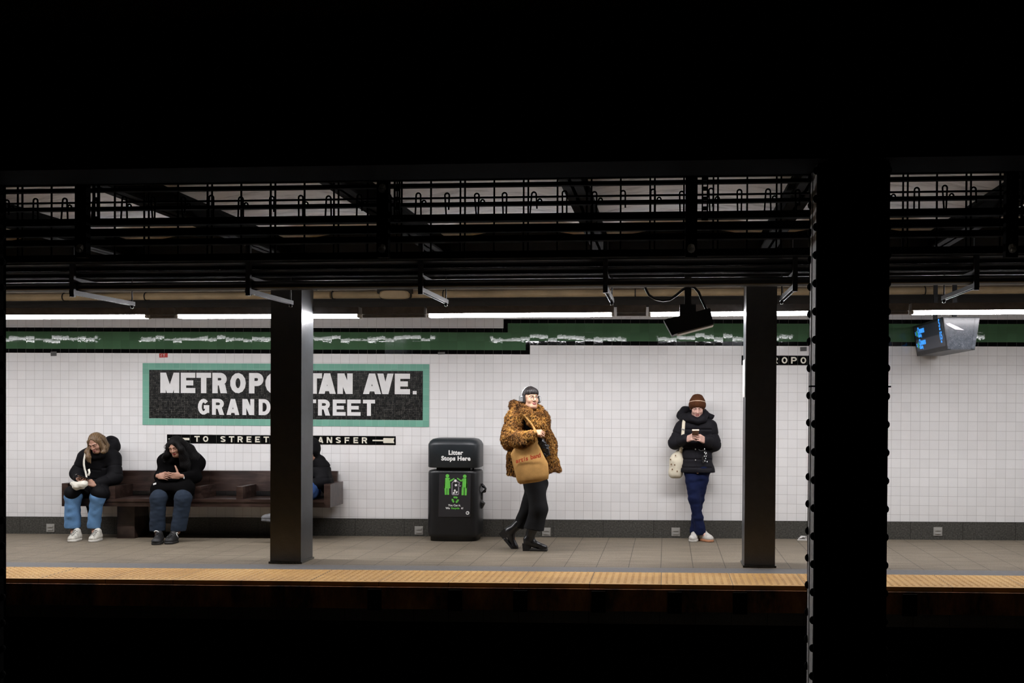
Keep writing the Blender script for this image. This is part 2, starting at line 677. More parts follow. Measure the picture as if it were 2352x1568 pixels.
def body_parts(J, head=None, hands=(), h=.011):
    """one body: neck, trunk, arms, legs from the joints, with a fine head and hands"""
    T = []
    mid = (J['hipL'] + J['hipR']) / 2
    fl = (J.get('front', (0, 1, 0)), .72)
    T += [cap(mid, J['chest'], .100, .118, .05, fl), cap(J['chest'], J['neck'], .108, .055, .05, fl)]
    for s in 'LR':
        T += [cap(J['neck'], J['sh' + s], .05, .05, .03), cap(J['sh' + s], J['el' + s], .047, .040, .02),
              cap(J['el' + s], J['wr' + s], .040, .026, .02), cap(mid, J['hip' + s], .09, .075, .04),
              cap(J['hip' + s], J['kn' + s], .066, .048, .03), cap(J['kn' + s], J['an' + s], .046, .031, .02),
              cap(J['an' + s], J['toe' + s], .030, .020, .02)]
    v, q = net(T, h)
    parts = [(v, q, 0)]
    if head is not None:
        R, t, s, kw = head
        v, q = net(xf(head_prims(kw.get('nose', 1.0)), R, t, s), .0026)
        parts.append((v, q, head_zones(R, t, s, kw.get('eyes', 'down'))(v[q].mean(1))))
    for (R, t, s, kw) in hands:
        v, q = net(xf(hand_prims(**kw), R, t, s), .0026)
        parts.append((v, q, 0))
    return parts


def folds(seed, amp, scale=9, aniso=(1, 1, 2.2)):
    f = fnoise(seed, 16, scale, aniso)
    return lambda X: amp * f(X)


def shoe(parent, heel, toe, name, mats, width=.047, height=.085, sole_h=.028, laces=None, pitch=0.0, toe_r=1.0):
    """low shoe from heel to toe point (both on the sole's underside)"""
    heel, toe = A3(heel), A3(toe)
    L = np.linalg.norm(toe - heel)
    R = frame(toe - heel, (0, 0, 1))
    P = [cap((.05, 0, sole_h + .022), (L - .055, 0, sole_h + .012), .040, .036 * toe_r, .03, ((0, 1, 0), width / .042)),
         cap((.045, 0, sole_h + .03), (.055, 0, height), .038, .040, .03, ((0, 1, 0), .95)),
         cap((.075, 0, height - .005), (L * .62, 0, sole_h + .035), .030, .027, .03),
         ell((L - .052, 0, sole_h + .010), (.052, width * .98, .034 * toe_r), k=.02)]
    cutf = lambda X: (sole_h - .004) - ((X - heel) @ R)[:, 2]
    s = blob(name, xf(P, R, heel), .0045, mats[0], parent, cut=cutf)
    S = [cap((.046, 0, .016), (L - .05, 0, .014), .046, .046, .01, ((0, 1, 0), width / .046)),
         ell((L * .66, 0, .014), (.07, width * 1.03, .03), k=.02)]
    wav = lambda X: np.maximum(np.abs(((X - heel) @ R)[:, 2] - sole_h * .5) - sole_h * .5, 0) * 0
    cut2 = lambda X: np.abs(((X - heel) @ R)[:, 2] - sole_h * .5 - .001) - sole_h * .5
    o = blob('sole', xf(S, R, heel), .0045, mats[1], s, cut=cut2)
    if laces is not None:
        b = MB()
        for i in range(5):
            u = .105 + i * .022
            z = height + .022 - i * .0095
            b.tube([heel + R @ A3((u, -.026, z - .016)), heel + R @ A3((u + .004, 0, z + .002)), heel + R @ A3((u, .026, z - .016))], .0035, 6)
        b.build('laces', laces, s)
    return s

# ---------------------------------------------------------------- the materials of the place
M = {}
GROUT = (.42, .40, .385)
M['white_tile'] = tile_mat('white_glazed_tile', (.79, .775, .765), GROUT, var=.025, dirt=.10)
M['green_tile'] = tile_mat('dark_green_tile', (.060, .135, .060), (.05, .085, .05), var=.10, tilt=.010, wob=.10, rough=.07, gw=.0012, spec=.8)
M['black_tile'] = tile_mat('black_tile', (.004, .004, .004), (.10, .10, .085), var=.2, tilt=.012, wob=.10, rough=.08, gw=.0014)
M['teal_tile'] = tile_mat('sea_green_tile', (.185, .41, .315), (.30, .45, .38), (.0755, .0755), var=.07, gw=.0016, x0=-6.19)
M['mosaic'] = tile_mat('black_mosaic', (.006, .006, .006), (.26, .25, .22), (.0202, .0202), gw=.0015, var=.3, tilt=.01, rough=.4, irregular=.30, wob=.03, patchy=24, spec=.2)
M['letter'] = plain('ivory_mosaic_lettering', (.74, .73, .72), .3, var=.04)
M['letter_cream'] = plain('cream_tile_lettering', (.72, .68, .57), .3, var=.04)


def granite():
    m, nt, p = new_mat('dark_stone_base')
    geo = N(nt, 'ShaderNodeNewGeometry')
    a = noise(nt, 55, 4, geo.outputs['Position'], .75)
    b = noise(nt, 2.2, 4, geo.outputs['Position'], .7)
    c = ramp(nt, a, [(.38, (.028, .028, .024)), (.60, (.10, .097, .086)), (.74, (.19, .185, .165))])
    c = mix_col(nt, math_n(nt, 'MULTIPLY', b, .55), c, (.03, .028, .022))
    sep = N(nt, 'ShaderNodeSeparateXYZ')
    nt.links.new(geo.outputs['Position'], sep.inputs[0])
    u = math_n(nt, 'FRACT', math_n(nt, 'DIVIDE', math_n(nt, 'SUBTRACT', sep.outputs[0], -3.715), .592))
    j = math_n(nt, 'LESS_THAN', u, .010)
    nt.links.new(mix_col(nt, j, c, (.012, .011, .009)), p.inputs['Base Color'])
    p.inputs['Roughness'].default_value = .42
    return m


M['base_stone'] = granite()


def concrete_floor():
    m, nt, p = new_mat('scored_concrete_paving')
    geo = N(nt, 'ShaderNodeNewGeometry')
    sep = N(nt, 'ShaderNodeSeparateXYZ')
    nt.links.new(geo.outputs['Position'], sep.inputs[0])

    def line(val, off, pitch, w):
        f = math_n(nt, 'FRACT', math_n(nt, 'DIVIDE', math_n(nt, 'SUBTRACT', val, off), pitch))
        d = math_n(nt, 'MULTIPLY', math_n(nt, 'MINIMUM', f, math_n(nt, 'SUBTRACT', 1, f)), pitch)
        return math_n(nt, 'LESS_THAN', d, w)
    x0 = float(at(1337.8, 1241.6, -.10)[0])
    j1 = line(sep.outputs[0], x0, .3095, .0032)
    j2 = math_n(nt, 'MULTIPLY', line(sep.outputs[1], -.02, .548, .0045), .65)
    # worn trowel lines along the platform
    mp = N(nt, 'ShaderNodeMapping', ins={'Scale': (1.6, 26, 1)})
    nt.links.new(geo.outputs['Position'], mp.inputs[0])
    st = noise(nt, 1.0, 4, mp.outputs[0], .6)
    big = noise(nt, 1.1, 4, geo.outputs['Position'], .6)
    fine = noise(nt, 95, 3, geo.outputs['Position'], .7)
    t = math_n(nt, 'ADD', math_n(nt, 'MULTIPLY', st, .5), math_n(nt, 'MULTIPLY', fine, .5))
    c = ramp(nt, t, [(.34, (.092, .075, .053)), (.52, (.185, .153, .111)), (.68, (.285, .240, .180))])
    c = mix_col(nt, math_n(nt, 'MULTIPLY', math_n(nt, 'SUBTRACT', big, .35, True), .9, True), c, (.125, .104, .078))
    jj = math_n(nt, 'MAXIMUM', j1, j2)
    nt.links.new(mix_col(nt, math_n(nt, 'MULTIPLY', jj, .85), c, (.030, .024, .018)), p.inputs['Base Color'])
    p.inputs['Roughness'].default_value = .62
    p.inputs['Specular IOR Level'].default_value = .3
    nt.links.new(bump(nt, math_n(nt, 'SUBTRACT', t, jj), .25, .006), p.inputs['Normal'])
    return m


M['floor'] = concrete_floor()
M['grey_band'] = plain('grey_edge_band', (.115, .112, .112), .6, var=.12, vscale=30, bmp=.1, bscale=150)


def tactile():
    m, nt, p = new_mat('yellow_tactile_tile')
    geo = N(nt, 'ShaderNodeNewGeometry')
    a = noise(nt, 1.3, 5, geo.outputs['Position'], .65)
    c = ramp(nt, a, [(.3, (.41, .215, .055)), (.55, (.54, .305, .088)), (.8, (.62, .39, .14))])
    f = noise(nt, 60, 3, geo.outputs['Position'])
    c = mix_col(nt, math_n(nt, 'MULTIPLY', math_n(nt, 'SUBTRACT', f, .5, True), 1.2), c, (.34, .21, .09))
    sep = N(nt, 'ShaderNodeSeparateXYZ')
    nt.links.new(geo.outputs['Position'], sep.inputs[0])
    u = math_n(nt, 'FRACT', math_n(nt, 'DIVIDE', math_n(nt, 'SUBTRACT', sep.outputs[0], float(at(1365, 1315, -2.6)[0])), .619))
    j = math_n(nt, 'LESS_THAN', u, .010)
    nt.links.new(mix_col(nt, j, c, (.12, .08, .04)), p.inputs['Base Color'])
    p.inputs['Roughness'].default_value = .55
    return m


M['tactile'] = tactile()


def rusty():
    m, nt, p = new_mat('rust_stained_edge')
    geo = N(nt, 'ShaderNodeNewGeometry')
    mp = N(nt, 'ShaderNodeMapping', ins={'Scale': (3.2, 1, 1.2)})
    nt.links.new(geo.outputs['Position'], mp.inputs[0])
    a = noise(nt, 1.0, 6, mp.outputs[0], .7)
    nt.links.new(ramp(nt, a, [(.38, (.02, .008, .003)), (.54, (.24, .085, .022)), (.72, (.46, .20, .04))]), p.inputs['Base Color'])
    p.inputs['Roughness'].default_value = .85
    return m


M['rust'] = rusty()
M['unlit_black'] = plain('unlit_near_black', (.004, .0038, .0036), .95, spec=.03)  # near-black that stands in for surfaces receiving no light
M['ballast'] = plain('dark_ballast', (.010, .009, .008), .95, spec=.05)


def ceiling_mat():
    m, nt, p = new_mat('board_marked_concrete')
    geo = N(nt, 'ShaderNodeNewGeometry')
    mp = N(nt, 'ShaderNodeMapping', ins={'Scale': (2.2, 7, 1), 'Rotation': (0, 0, .5)})
    nt.links.new(geo.outputs['Position'], mp.inputs[0])
    a = noise(nt, 1.0, 6, mp.outputs[0], .72)
    b = noise(nt, .7, 4, geo.outputs['Position'], .6)
    c = ramp(nt, a, [(.32, (.36, .35, .345)), (.5, (.78, .765, .76)), (.75, (.86, .85, .845))])
    c = mix_col(nt, math_n(nt, 'MULTIPLY', math_n(nt, 'SUBTRACT', b, .42, True), 1.6, True), c, (.30, .28, .25))
    nt.links.new(c, p.inputs['Base Color'])
    p.inputs['Roughness'].default_value = .8
    nt.links.new(bump(nt, a, .3, .01), p.inputs['Normal'])
    return m


M['ceiling'] = ceiling_mat()
M['beam_steel'] = plain('dull_black_beam', (.0045, .0043, .004), .9, spec=.05)
M['black_steel'] = plain('black_painted_steel', (.010, .010, .011), .42, var=.3, vscale=20, bmp=.08, bscale=90, spec=.4)
M['column_paint'] = plain('black_gloss_column_paint', (.034, .037, .041), .40, var=.2, vscale=15, bmp=.22, bscale=70, spec=.95)
M['lit_side_grey'] = plain('lit_side_grey_steel', (.68, .66, .63), .6, var=.22, vscale=45, bmp=.15, bscale=120)  # pale tone puts the lamplight into the track column's side plates
M['zinc'] = plain('galvanised_strut', (.012, .012, .0125), .5, 0, var=.2)
M['cable'] = plain('black_cable', (.010, .010, .010), .4, spec=.5)
M['pipe_tan'] = plain('tan_painted_pipe', (.46, .345, .20), .5, var=.18, vscale=4)
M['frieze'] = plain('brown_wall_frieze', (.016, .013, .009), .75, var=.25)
M['white_lip'] = plain('white_enamel', (.7, .68, .64), .5, var=.06)
M['insulator'] = plain('porcelain_insulator', (.88, .85, .78), .35, var=.08)
M['lamp_lens'] = emit('lit_lamp_lens', LAMP_COL, LAMP_DOWN)
M['lamp_side'] = emit('lit_lamp_lens_side', LAMP_COL, LAMP_SIDE)
M['lamp_track'] = emit('lit_lamp_lens_track_side', LAMP_COL, LAMP_TRACK)
M['lamp_case'] = plain('grey_lamp_housing', (.24, .22, .20), .5)
M['lamp_end'] = plain('cream_lamp_cap', (.5, .46, .40), .5)


def wood():
    m, nt, p = new_mat('dark_stained_oak')
    v = scaled(nt, 1.4, 9, 14)
    a = noise(nt, 2.0, 6, v, .65)
    b = noise(nt, 3.0, 3)
    c = ramp(nt, a, [(.34, (.010, .0055, .004)), (.52, (.026, .0135, .0105)), (.7, (.056, .034, .027))])
    c = mix_col(nt, math_n(nt, 'MULTIPLY', math_n(nt, 'SUBTRACT', b, .52, True), 2.0, True), c, (.13, .088, .070))
    nt.links.new(c, p.inputs['Base Color'])
    p.inputs['Roughness'].default_value = .33
    nt.links.new(bump(nt, a, .12, .004), p.inputs['Normal'])
    return m


M['wood'] = wood()
M['bin'] = plain('black_litter_bin_plastic', (.0065, .007, .008), .38, var=.2, bmp=.05, bscale=200, spec=.5)
M['bin_lid'] = plain('black_bin_lid_plastic', (.013, .017, .020), .40, var=.15, bmp=.05, bscale=200, spec=.5)
M['poster'] = plain('dark_grey_poster', (.020, .019, .021), .45, var=.1)
M['green_print'] = plain('lime_green_print', (.13, .52, .07), .5, var=.08)
M['white_print'] = plain('white_print', (.80, .80, .78), .5, var=.03)
M['grey_print'] = plain('grey_print', (.32, .30, .33), .5, var=.03)
M['silver'] = plain('brushed_plate', (.42, .41, .38), .45, .3, var=.1)
M['red'] = plain('red_sticker', (.42, .018, .012), .5)
M['grey_sticker'] = plain('grey_sticker', (.085, .082, .078), .6)

# people
M['skin_fair'] = plain('fair_skin', (.60, .375, .285), .5, var=.05, vscale=30, spec=.35)
M['skin_pink'] = plain('pink_fair_skin', (.62, .38, .31), .5, var=.06, vscale=30, spec=.35)
M['skin_warm'] = plain('warm_skin', (.60, .35, .235), .48, var=.05, vscale=30, spec=.35)
M['skin_tan'] = plain('tan_skin', (.36, .195, .135), .5, var=.06, vscale=30, spec=.35)
M['lips'] = plain('lips', (.40, .13, .115), .4, var=.05)
M['lips_red'] = plain('red_lips', (.30, .045, .04), .4, var=.05)
M['brow'] = plain('brow_hair', (.030, .018, .012), .7)
M['eye_white'] = plain('eye_white', (.62, .58, .55), .25, var=.02)


def hair(name, c0, c1, c2, rough=.45, spec=.3):
    m, nt, p = new_mat(name)
    a = noise(nt, 1.0, 4, scaled(nt, 150, 150, 14), .6)
    nt.links.new(ramp(nt, a, [(.3, c0), (.5, c1), (.72, c2)]), p.inputs['Base Color'])
    p.inputs['Roughness'].default_value = rough
    p.inputs['Specular IOR Level'].default_value = spec
    nt.links.new(bump(nt, a, .35, .004), p.inputs['Normal'])
    return m


M['hair_blond'] = hair('dark_blond_hair', (.050, .029, .014), (.115, .070, .035), (.25, .165, .090))
M['hair_black'] = hair('black_hair', (.0025, .0025, .0025), (.005, .0045, .0045), (.011, .010, .010), .6, .10)
M['hair_bowl'] = hair('black_bowl_cut_hair', (.006, .005, .005), (.018, .015, .015), (.075, .068, .066), .38)


def cloth(name, col, var=.3, rough=.9, weave=220, bmp=.15, spec=.2, blotch=6, sheen=0):
    m, nt, p = new_mat(name)
    a = noise(nt, blotch, 4)
    w = noise(nt, weave, 2)
    t = math_n(nt, 'ADD', math_n(nt, 'MULTIPLY', a, .55), math_n(nt, 'MULTIPLY', w, .45))
    nt.links.new(ramp(nt, t, [(.35, tuple(c * (1 - var) for c in col)), (.65, tuple(min(1, c * (1 + var)) for c in col))]), p.inputs['Base Color'])
    p.inputs['Roughness'].default_value = rough
    p.inputs['Specular IOR Level'].default_value = spec
    nt.links.new(bump(nt, w, bmp, .003), p.inputs['Normal'])
    return m


M['coat_black'] = cloth('black_padded_nylon', (.0042, .0040, .0050), rough=.75, spec=.12)
M['coat_ink'] = cloth('blue_black_padded_nylon', (.0065, .0060, .0085), rough=.7, spec=.18)
M['sweat_black'] = cloth('black_knit', (.0030, .0028, .0030), rough=1.0, spec=.05)
M['jeans'] = cloth('light_blue_denim', (.115, .235, .42), .28, weave=330, bmp=.25, blotch=9)
M['jeans_navy'] = cloth('navy_trouser_cloth', (.0035, .0075, .036), .3, blotch=8)
M['jeans_blue'] = cloth('mid_blue_denim', (.03, .075, .22), .3)
M['trousers_slate'] = cloth('slate_blue_cotton', (.017, .026, .042), .25, blotch=8)
M['trousers_black'] = cloth('black_wool', (.0125, .0125, .0135), .3)
M['sneaker_white'] = plain('off_white_sneaker_leather', (.55, .53, .47), .55, var=.28, vscale=38)
M['sneaker_grey'] = plain('pale_grey_mesh', (.50, .47, .43), .6, var=.15, vscale=38)
M['shoe_grey'] = plain('grey_sneaker', (.10, .10, .105), .6)
M['sole_white'] = plain('white_rubber', (.60, .58, .53), .6, var=.15)
M['sole_dark'] = plain('dark_rubber', (.015, .014, .013), .6)
M['sole_tan'] = plain('orange_tan_rubber', (.46, .20, .10), .6)
M['shoe_black'] = plain('black_suede', (.008, .008, .009), .6)
M['lace_white'] = plain('white_lace', (.6, .6, .56), .7)
M['lace_grey'] = plain('grey_lace', (.25, .25, .23), .7)
M['boot'] = plain('black_leather', (.009, .009, .010), .30, var=.3, bmp=.08, bscale=40, spec=.6)
M['beanie'] = cloth('brown_ribbed_knit', (.078, .027, .0095), .25, weave=160, bmp=.5)
M['cream'] = plain('cream_yarn', (.62, .45, .33), .8, var=.05)
M['canvas'] = cloth('cream_canvas', (.66, .60, .47), .10, weave=260, blotch=9)
M['canvas_white'] = cloth('white_canvas', (.60, .575, .50), .12, weave=260, blotch=9)
M['kraft'] = cloth('tan_tote_canvas', (.43, .235, .075), .22, weave=240, blotch=12)
M['red_print'] = plain('dark_red_print', (.42, .045, .012), .8)
M['phone'] = plain('black_phone', (.010, .010, .011), .2, spec=.6)
M['phone_gold'] = plain('rose_gold_phone_back', (.60, .44, .33), .35, .2, var=.05)
M['phone_case'] = plain('brown_patterned_case', (.15, .075, .03), .35, var=.6, vscale=110)
M['chrome'] = plain('silver_headphone_shell', (.62, .63, .63), .22, .75, var=.1)
M['mint'] = plain('pale_mint_plastic', (.42, .55, .50), .35, var=.12)
M['foam'] = plain('black_ear_cushion', (.012, .012, .013), .6)
M['wire'] = plain('thin_metal_frame', (.20, .15, .12), .3, .8)
M['mask'] = cloth('pale_blue_mask', (.34, .45, .60), .1)
M['trash_white'] = plain('crumpled_white_paper', (.62, .60, .58), .7, var=.1)


def leopard():
    m, nt, p = new_mat('leopard_faux_fur')
    geo = N(nt, 'ShaderNodeTexCoord')
    pos = geo.outputs['Object']
    wv = N(nt, 'ShaderNodeVectorMath', operation='MULTIPLY_ADD')
    nn = N(nt, 'ShaderNodeTexNoise', ins={'Scale': 14, 'Detail': 2})
    nt.links.new(pos, nn.inputs['Vector'])
    nt.links.new(nn.outputs['Color'], wv.inputs[0])
    wv.inputs[1].default_value = (.05, .05, .05)
    nt.links.new(pos, wv.inputs[2])
    vo = N(nt, 'ShaderNodeTexVoronoi', ins={'Scale': 34, 'Randomness': .9})
    nt.links.new(wv.outputs[0], vo.inputs['Vector'])
    spot = ramp(nt, vo.outputs['Distance'], [(.30, (1, 1, 1)), (.50, (0, 0, 0))])
    big = noise(nt, 5.5, 3, pos)
    base = ramp(nt, big, [(.32, (.10, .040, .013)), (.50, (.30, .135, .036)), (.66, (.56, .29, .07))])
    c = mix_col(nt, math_n(nt, 'MULTIPLY', spot, .90), base, (.028, .012, .006))
    fine = noise(nt, 130, 3, pos)
    c = mix_col(nt, math_n(nt, 'MULTIPLY', math_n(nt, 'SUBTRACT', fine, .5, True), 1.5, True), c, (.55, .33, .13))
    nt.links.new(c, p.inputs['Base Color'])
    p.inputs['Roughness'].default_value = .85
    p.inputs['Specular IOR Level'].default_value = .15
    return m


M['fur'] = leopard()

# ================================================================ the station shell
XL, XR = -11.0, 7.5


def X(px, Y=0.0, py=900): return float(at(px, py, Y)[0])
def Z(px, py, Y=0.0): return float(at(px, py, Y)[2])
def rel(px, py, Y):
    """height above the platform"""
    p = at(px, py, Y)
    return float(p[2] - fz(p[0]))


# ---- far wall with its tile bands
b0, b1, b2, b3 = 2.1414, 2.1906, 2.400, 2.449
st = .108
x1, x1b, x2, x2b = X(1155.5), X(1165.5), X(1207), X(1217)
ZT = 3.4
M['green_tile'] = tile_mat('dark_green_tile', (.072, .150, .078), (.05, .085, .05), (TILE, .1050), var=.10, tilt=.0085, wob=.017, rough=.03, gw=.0012, spec=.17, z0=b1)
M['black_tile'] = tile_mat('black_tile', (.004, .004, .004), (.10, .10, .085), (TILE, 5.0), var=.2, tilt=.009, wob=.022, rough=.04, gw=.0014, z0=.5, spec=.35)
w = MB()


def wq(xa, xb, za, zb, mi):
    w.quad((xa, 0, za), (xb, 0, za), (xb, 0, zb), (xa, 0, zb), mi=mi)


ZPL = 2.715
for xa, xb, za, zb, mi in (
        (XL, x2b, -.4, b0, 0), (x2b, XR, -.4, b0 + st, 0),
        (XL, x2b, b0, b1, 2), (x2, x2b, b1, b1 + st, 2), (x2b, XR, b0 + st, b1 + st, 2),
        (XL, x1b, b1, b2, 1), (x1b, x2, b1, b2 + st, 1), (x2, XR, b1 + st, b2 + st, 1),
        (XL, x1b, b2, b3, 2), (x1, x1b, b3, b3 + st, 2), (x1b, XR, b2 + st, b3 + st, 2),
        (XL, x1, b3, ZPL, 0), (x1, XR, b3 + st, ZPL, 0), (XL, XR, ZPL, ZT, 3)):
    wq(xa, xb, za, zb, mi)
M['plaster'] = plain('buff_plaster', (.50, .44, .36), .8, var=.12, vscale=3)
wall = w.build('wall_back', [M['white_tile'], M['green_tile'], M['black_tile'], M['plaster']])
tag(wall, 'white tiled platform wall with green and black tile bands', kind='structure')

m = MB()
m.box(XL, XR, -.018, 0, 0, .2035, slope=True)
m.box(XL, XR, -.018, 0, .2035, .2075, slope=True)
tag(m.build('baseboard_back', M['base_stone']), 'dark speckled stone base along the tiled wall', kind='structure')
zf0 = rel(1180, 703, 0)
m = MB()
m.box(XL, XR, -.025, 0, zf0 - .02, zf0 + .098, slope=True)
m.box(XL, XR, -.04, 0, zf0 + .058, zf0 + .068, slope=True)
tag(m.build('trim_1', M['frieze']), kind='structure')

# ---- platform
YB, YY, YE = -2.27, -2.575, -3.225
m = MB()
m.box(XL, XR, YE + .05, .3, -.35, -.0001, slope=True)
m.box(XL, XR, YB, 0, -.05, 0, slope=True)
tag(m.build('floor', M['floor']), 'scored tan concrete platform floor', kind='structure')
m = MB()
m.box(XL, XR, YY, YB, -.05, .0005, slope=True)
tag(m.build('trim_2', M['grey_band']), kind='structure')
m = MB()
m.box(XL, XR, YE, YY, -.06, .004, slope=True)
dx = .0605
for j in range(10):
    y = YY - .034 - j * .0605
    for i in range(int((6.2 + 9.2) / dx)):
        x = -9.2 + i * dx
        z = fz(x) + .004
        a = [(x + .0165 * math.cos(t), y + .0165 * math.sin(t), z) for t in np.linspace(0, 2 * math.pi, 8, endpoint=False)]
        b = [(x + .0095 * math.cos(t), y + .0095 * math.sin(t), z + .0055) for t in np.linspace(0, 2 * math.pi, 8, endpoint=False)]
        va = [m.bm.verts.new(p) for p in a]; vb = [m.bm.verts.new(p) for p in b]
        for k in range(8): m.bm.faces.new((va[k], va[(k + 1) % 8], vb[(k + 1) % 8], vb[k]))
        m.bm.faces.new(vb)
tag(m.build('trim_3', M['tactile']), 'yellow tactile strip with raised domes along the platform edge', kind='structure')
m = MB()
m.box(XL, XR, YE - .035, YE + .02, -.225, -.035, slope=True)
tag(m.build('trim_4', M['rust']), 'rust stained edge beam under the platform lip', kind='structure')
m = MB()
m.box(XL, XR, YE + .12, YE + .3, -1.5, -.2, slope=True)
tag(m.build('wall_track', M['unlit_black']), 'black wall under the platform edge', kind='structure')
m = MB()
m.box(XL - 3, XR + 3, -13.5, YE + .3, -1.5, -1.3, slope=True)
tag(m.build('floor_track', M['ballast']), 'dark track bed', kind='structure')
m = MB()      # brackets that carry the edge beam
for px in (860, 1045, 1195, 1375, 1550, 1700, 2090):
    x = X(px, YE - .05, 1365)
    m.box(x - .06, x + .06, YE - .06, YE + .1, -.235, -.05, slope=True)
tag(m.build('trim_5', M['unlit_black']), 'dark stain blocks on the edge beam', kind='structure')

# ---- ceiling of jack arches between steel beams
beams = [.905 + 1.54 * i for i in range(-8, 5)]
m = MB()
for xa, xb in zip(beams, beams[1:]):
    xs = np.linspace(xa, xb, 9)
    zs = [3.14 + fz(x) + .10 * math.sin(math.pi * (x - xa) / (xb - xa)) for x in xs]
    for i in range(8):
        f = m.quad((xs[i], -6.7, zs[i]), (xs[i], 0, zs[i]), (xs[i + 1], 0, zs[i + 1]), (xs[i + 1], -6.7, zs[i + 1]))
        f.smooth = True
m.box(beams[0], beams[-1], -6.7, 0, 3.36, 3.45, slope=True)
tag(m.build('ceiling', M['ceiling']), 'grey board marked concrete vaults', kind='structure')
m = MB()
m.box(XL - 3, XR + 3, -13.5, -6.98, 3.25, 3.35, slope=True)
tag(m.build('ceiling_near', M['unlit_black']), 'black ceiling over the near track', kind='structure')  # missing light over the near track is put into this ceiling's colour
m = MB()
m.box(XL, XR, -6.99, -6.93, rel(1200, 379, -6.96), 3.4, slope=True)
m.box(XL, XR, -7.05, -6.70, rel(1200, 379, -6.96) - .01, rel(1200, 379, -6.96) + .008, slope=True)
m.box(XL, XR, -6.72, -6.66, rel(1200, 379, -6.96) + .10, 3.4, slope=True)
tag(m.build('trim_6', M['unlit_black']), 'black steel girder along the middle of the tracks', kind='structure')
ZB = 2.98
m = MB()
m.box(XL, XR, -2.24, -2.22, ZB - .2, 3.25, slope=True)
m.box(XL, XR, -2.30, -1.86, ZB - .215, ZB - .20, slope=True)
tag(m.build('trim_7', M['black_steel']), 'black girder on the platform columns', kind='structure')

for i, bx in enumerate(beams[2:-1]):
    m = MB()
    z0 = fz(bx)
    m.box(bx - .07, bx + .07, -6.65, 0, ZB + z0, ZB + .018 + z0)
    m.box(bx - .012, bx + .012, -6.65, 0, ZB + z0, 3.3 + z0)
    m.box(bx - .055, bx + .055, -6.65, 0, 3.12 + z0, 3.15 + z0)
    o = m.build('ceiling_beam', M['beam_steel'], loc=(bx, -3.3, ZB + z0))
    tag(o, 'black steel beam crossing under the concrete vaults above the far track', 'beam', 'ceiling cross beams')

# ================================================================ columns
RIV_N = 0


def rivets(mb, x, y, z, n, r=.021):
    """dome heads at (x,y,z) pointing along n"""
    n = unit(n)
    R = frame(n, (0, 0, 1) if abs(n[2]) < .9 else (1, 0, 0))
    loops = []
    for t in (0, .35, .7, .93):
        rr, hh = r * math.cos(t * math.pi / 2 * .98), r * .78 * math.sin(t * math.pi / 2)
        loops.append([A3((x, y, z)) + R @ A3((hh, rr * math.cos(a), rr * math.sin(a))) for a in np.linspace(0, 2 * math.pi, 12, endpoint=False)])
    mb.rings(loops)


def platform_column(pxl, pxr, label, notice=False):
    xa, xb = X(pxl, -2.205, 1290), X(pxr, -2.205, 1290)
    xc = (xa + xb) / 2
    t = empty('steel_column', (xc, -2.03, fz(xc)), label, 'column', None)
    y0, y1 = -2.205, -1.865
    z0 = fz(xc)
    m = MB()
    m.box(xa, xb, y0, y1, z0, ZB - .2 + z0)
    m.bevel(.012, 3)
    m.build('shaft', M['column_paint'], t)
    m = MB()
    m.box(xa - .012, xb + .012, y0 - .012, y1 + .012, z0, z0 + .02)
    m.bevel(.006, 2)
    m.build('foot_collar', M['base_stone'], t)
    m = MB()
    m.box(xa - .03, xb + .03, y0 - .03, y1 + .03, ZB - .26 + z0, ZB - .21 + z0)
    m.build('capital', M['black_steel'], t)
    return xa, xb


ca = platform_column(620.5, 691, 'black square platform column standing in front of the long sign')
cb = platform_column(1709.5, 1780, 'black square platform column to the right of the person in the brown beanie')
m = MB()
xs_ = cb[0] - .002
za, zb_ = Z(1703, 912, -2.05), Z(1703, 826, -2.05)
m.box(xs_ - .004, xs_ + .002, -2.17, -1.90, za, zb_)
t = m.build('paper_notice', M['trash_white'], loc=(xs_, -2.03, za))
tag(t, 'pale paper notice pasted on the left side of the second platform column', 'notice')


def track_column(xa, xb, y0, y1, label, paint='lit_side_grey'):
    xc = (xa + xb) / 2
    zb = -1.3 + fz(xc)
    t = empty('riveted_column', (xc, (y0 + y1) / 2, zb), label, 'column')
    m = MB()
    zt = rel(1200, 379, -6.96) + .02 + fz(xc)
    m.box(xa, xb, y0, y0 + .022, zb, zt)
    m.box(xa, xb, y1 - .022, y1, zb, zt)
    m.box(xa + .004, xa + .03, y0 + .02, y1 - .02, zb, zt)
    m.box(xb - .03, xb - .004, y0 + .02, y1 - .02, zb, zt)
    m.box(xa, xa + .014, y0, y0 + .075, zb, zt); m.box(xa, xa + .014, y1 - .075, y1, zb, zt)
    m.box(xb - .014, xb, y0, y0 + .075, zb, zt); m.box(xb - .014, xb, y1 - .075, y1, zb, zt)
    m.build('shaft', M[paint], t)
    m = MB()
    m.box(xa + .0005, xb - .0005, y0 - .012, y0 + .001, zb, zt)
    m.build('cover_plate', M['unlit_black'], t)
    m = MB()
    z = Z(1857, 908, y1 - .03)
    zz = z - .1425 * 16
    while zz < zt - .05:
        if zz > zb + .05:
            for x, s in ((xa, -1), (xb, 1)):
                rivets(m, x, y1 - .035, zz, (s, 0, 0))
                rivets(m, x, y0 + .028, zz - .004, (s, 0, 0))
            for x in (xa + .05, xb - .05):
                rivets(m, x, y0 - .012, zz, (0, -1, 0), .018)
        zz += .1425
    m.build('rivet', M['unlit_black'], t)
    zs = Z(1900, 887, y0)
    m = MB()
    m.box(xa - .028, xb + .012, y0 - .018, y0 - .008, zs - .004, zs + .004)
    m.box(xa - .028, xa - .018, y0 - .018, y0 + .05, zs - .004, zs + .004)
    m.build('tie_strap', M['unlit_black'], t)


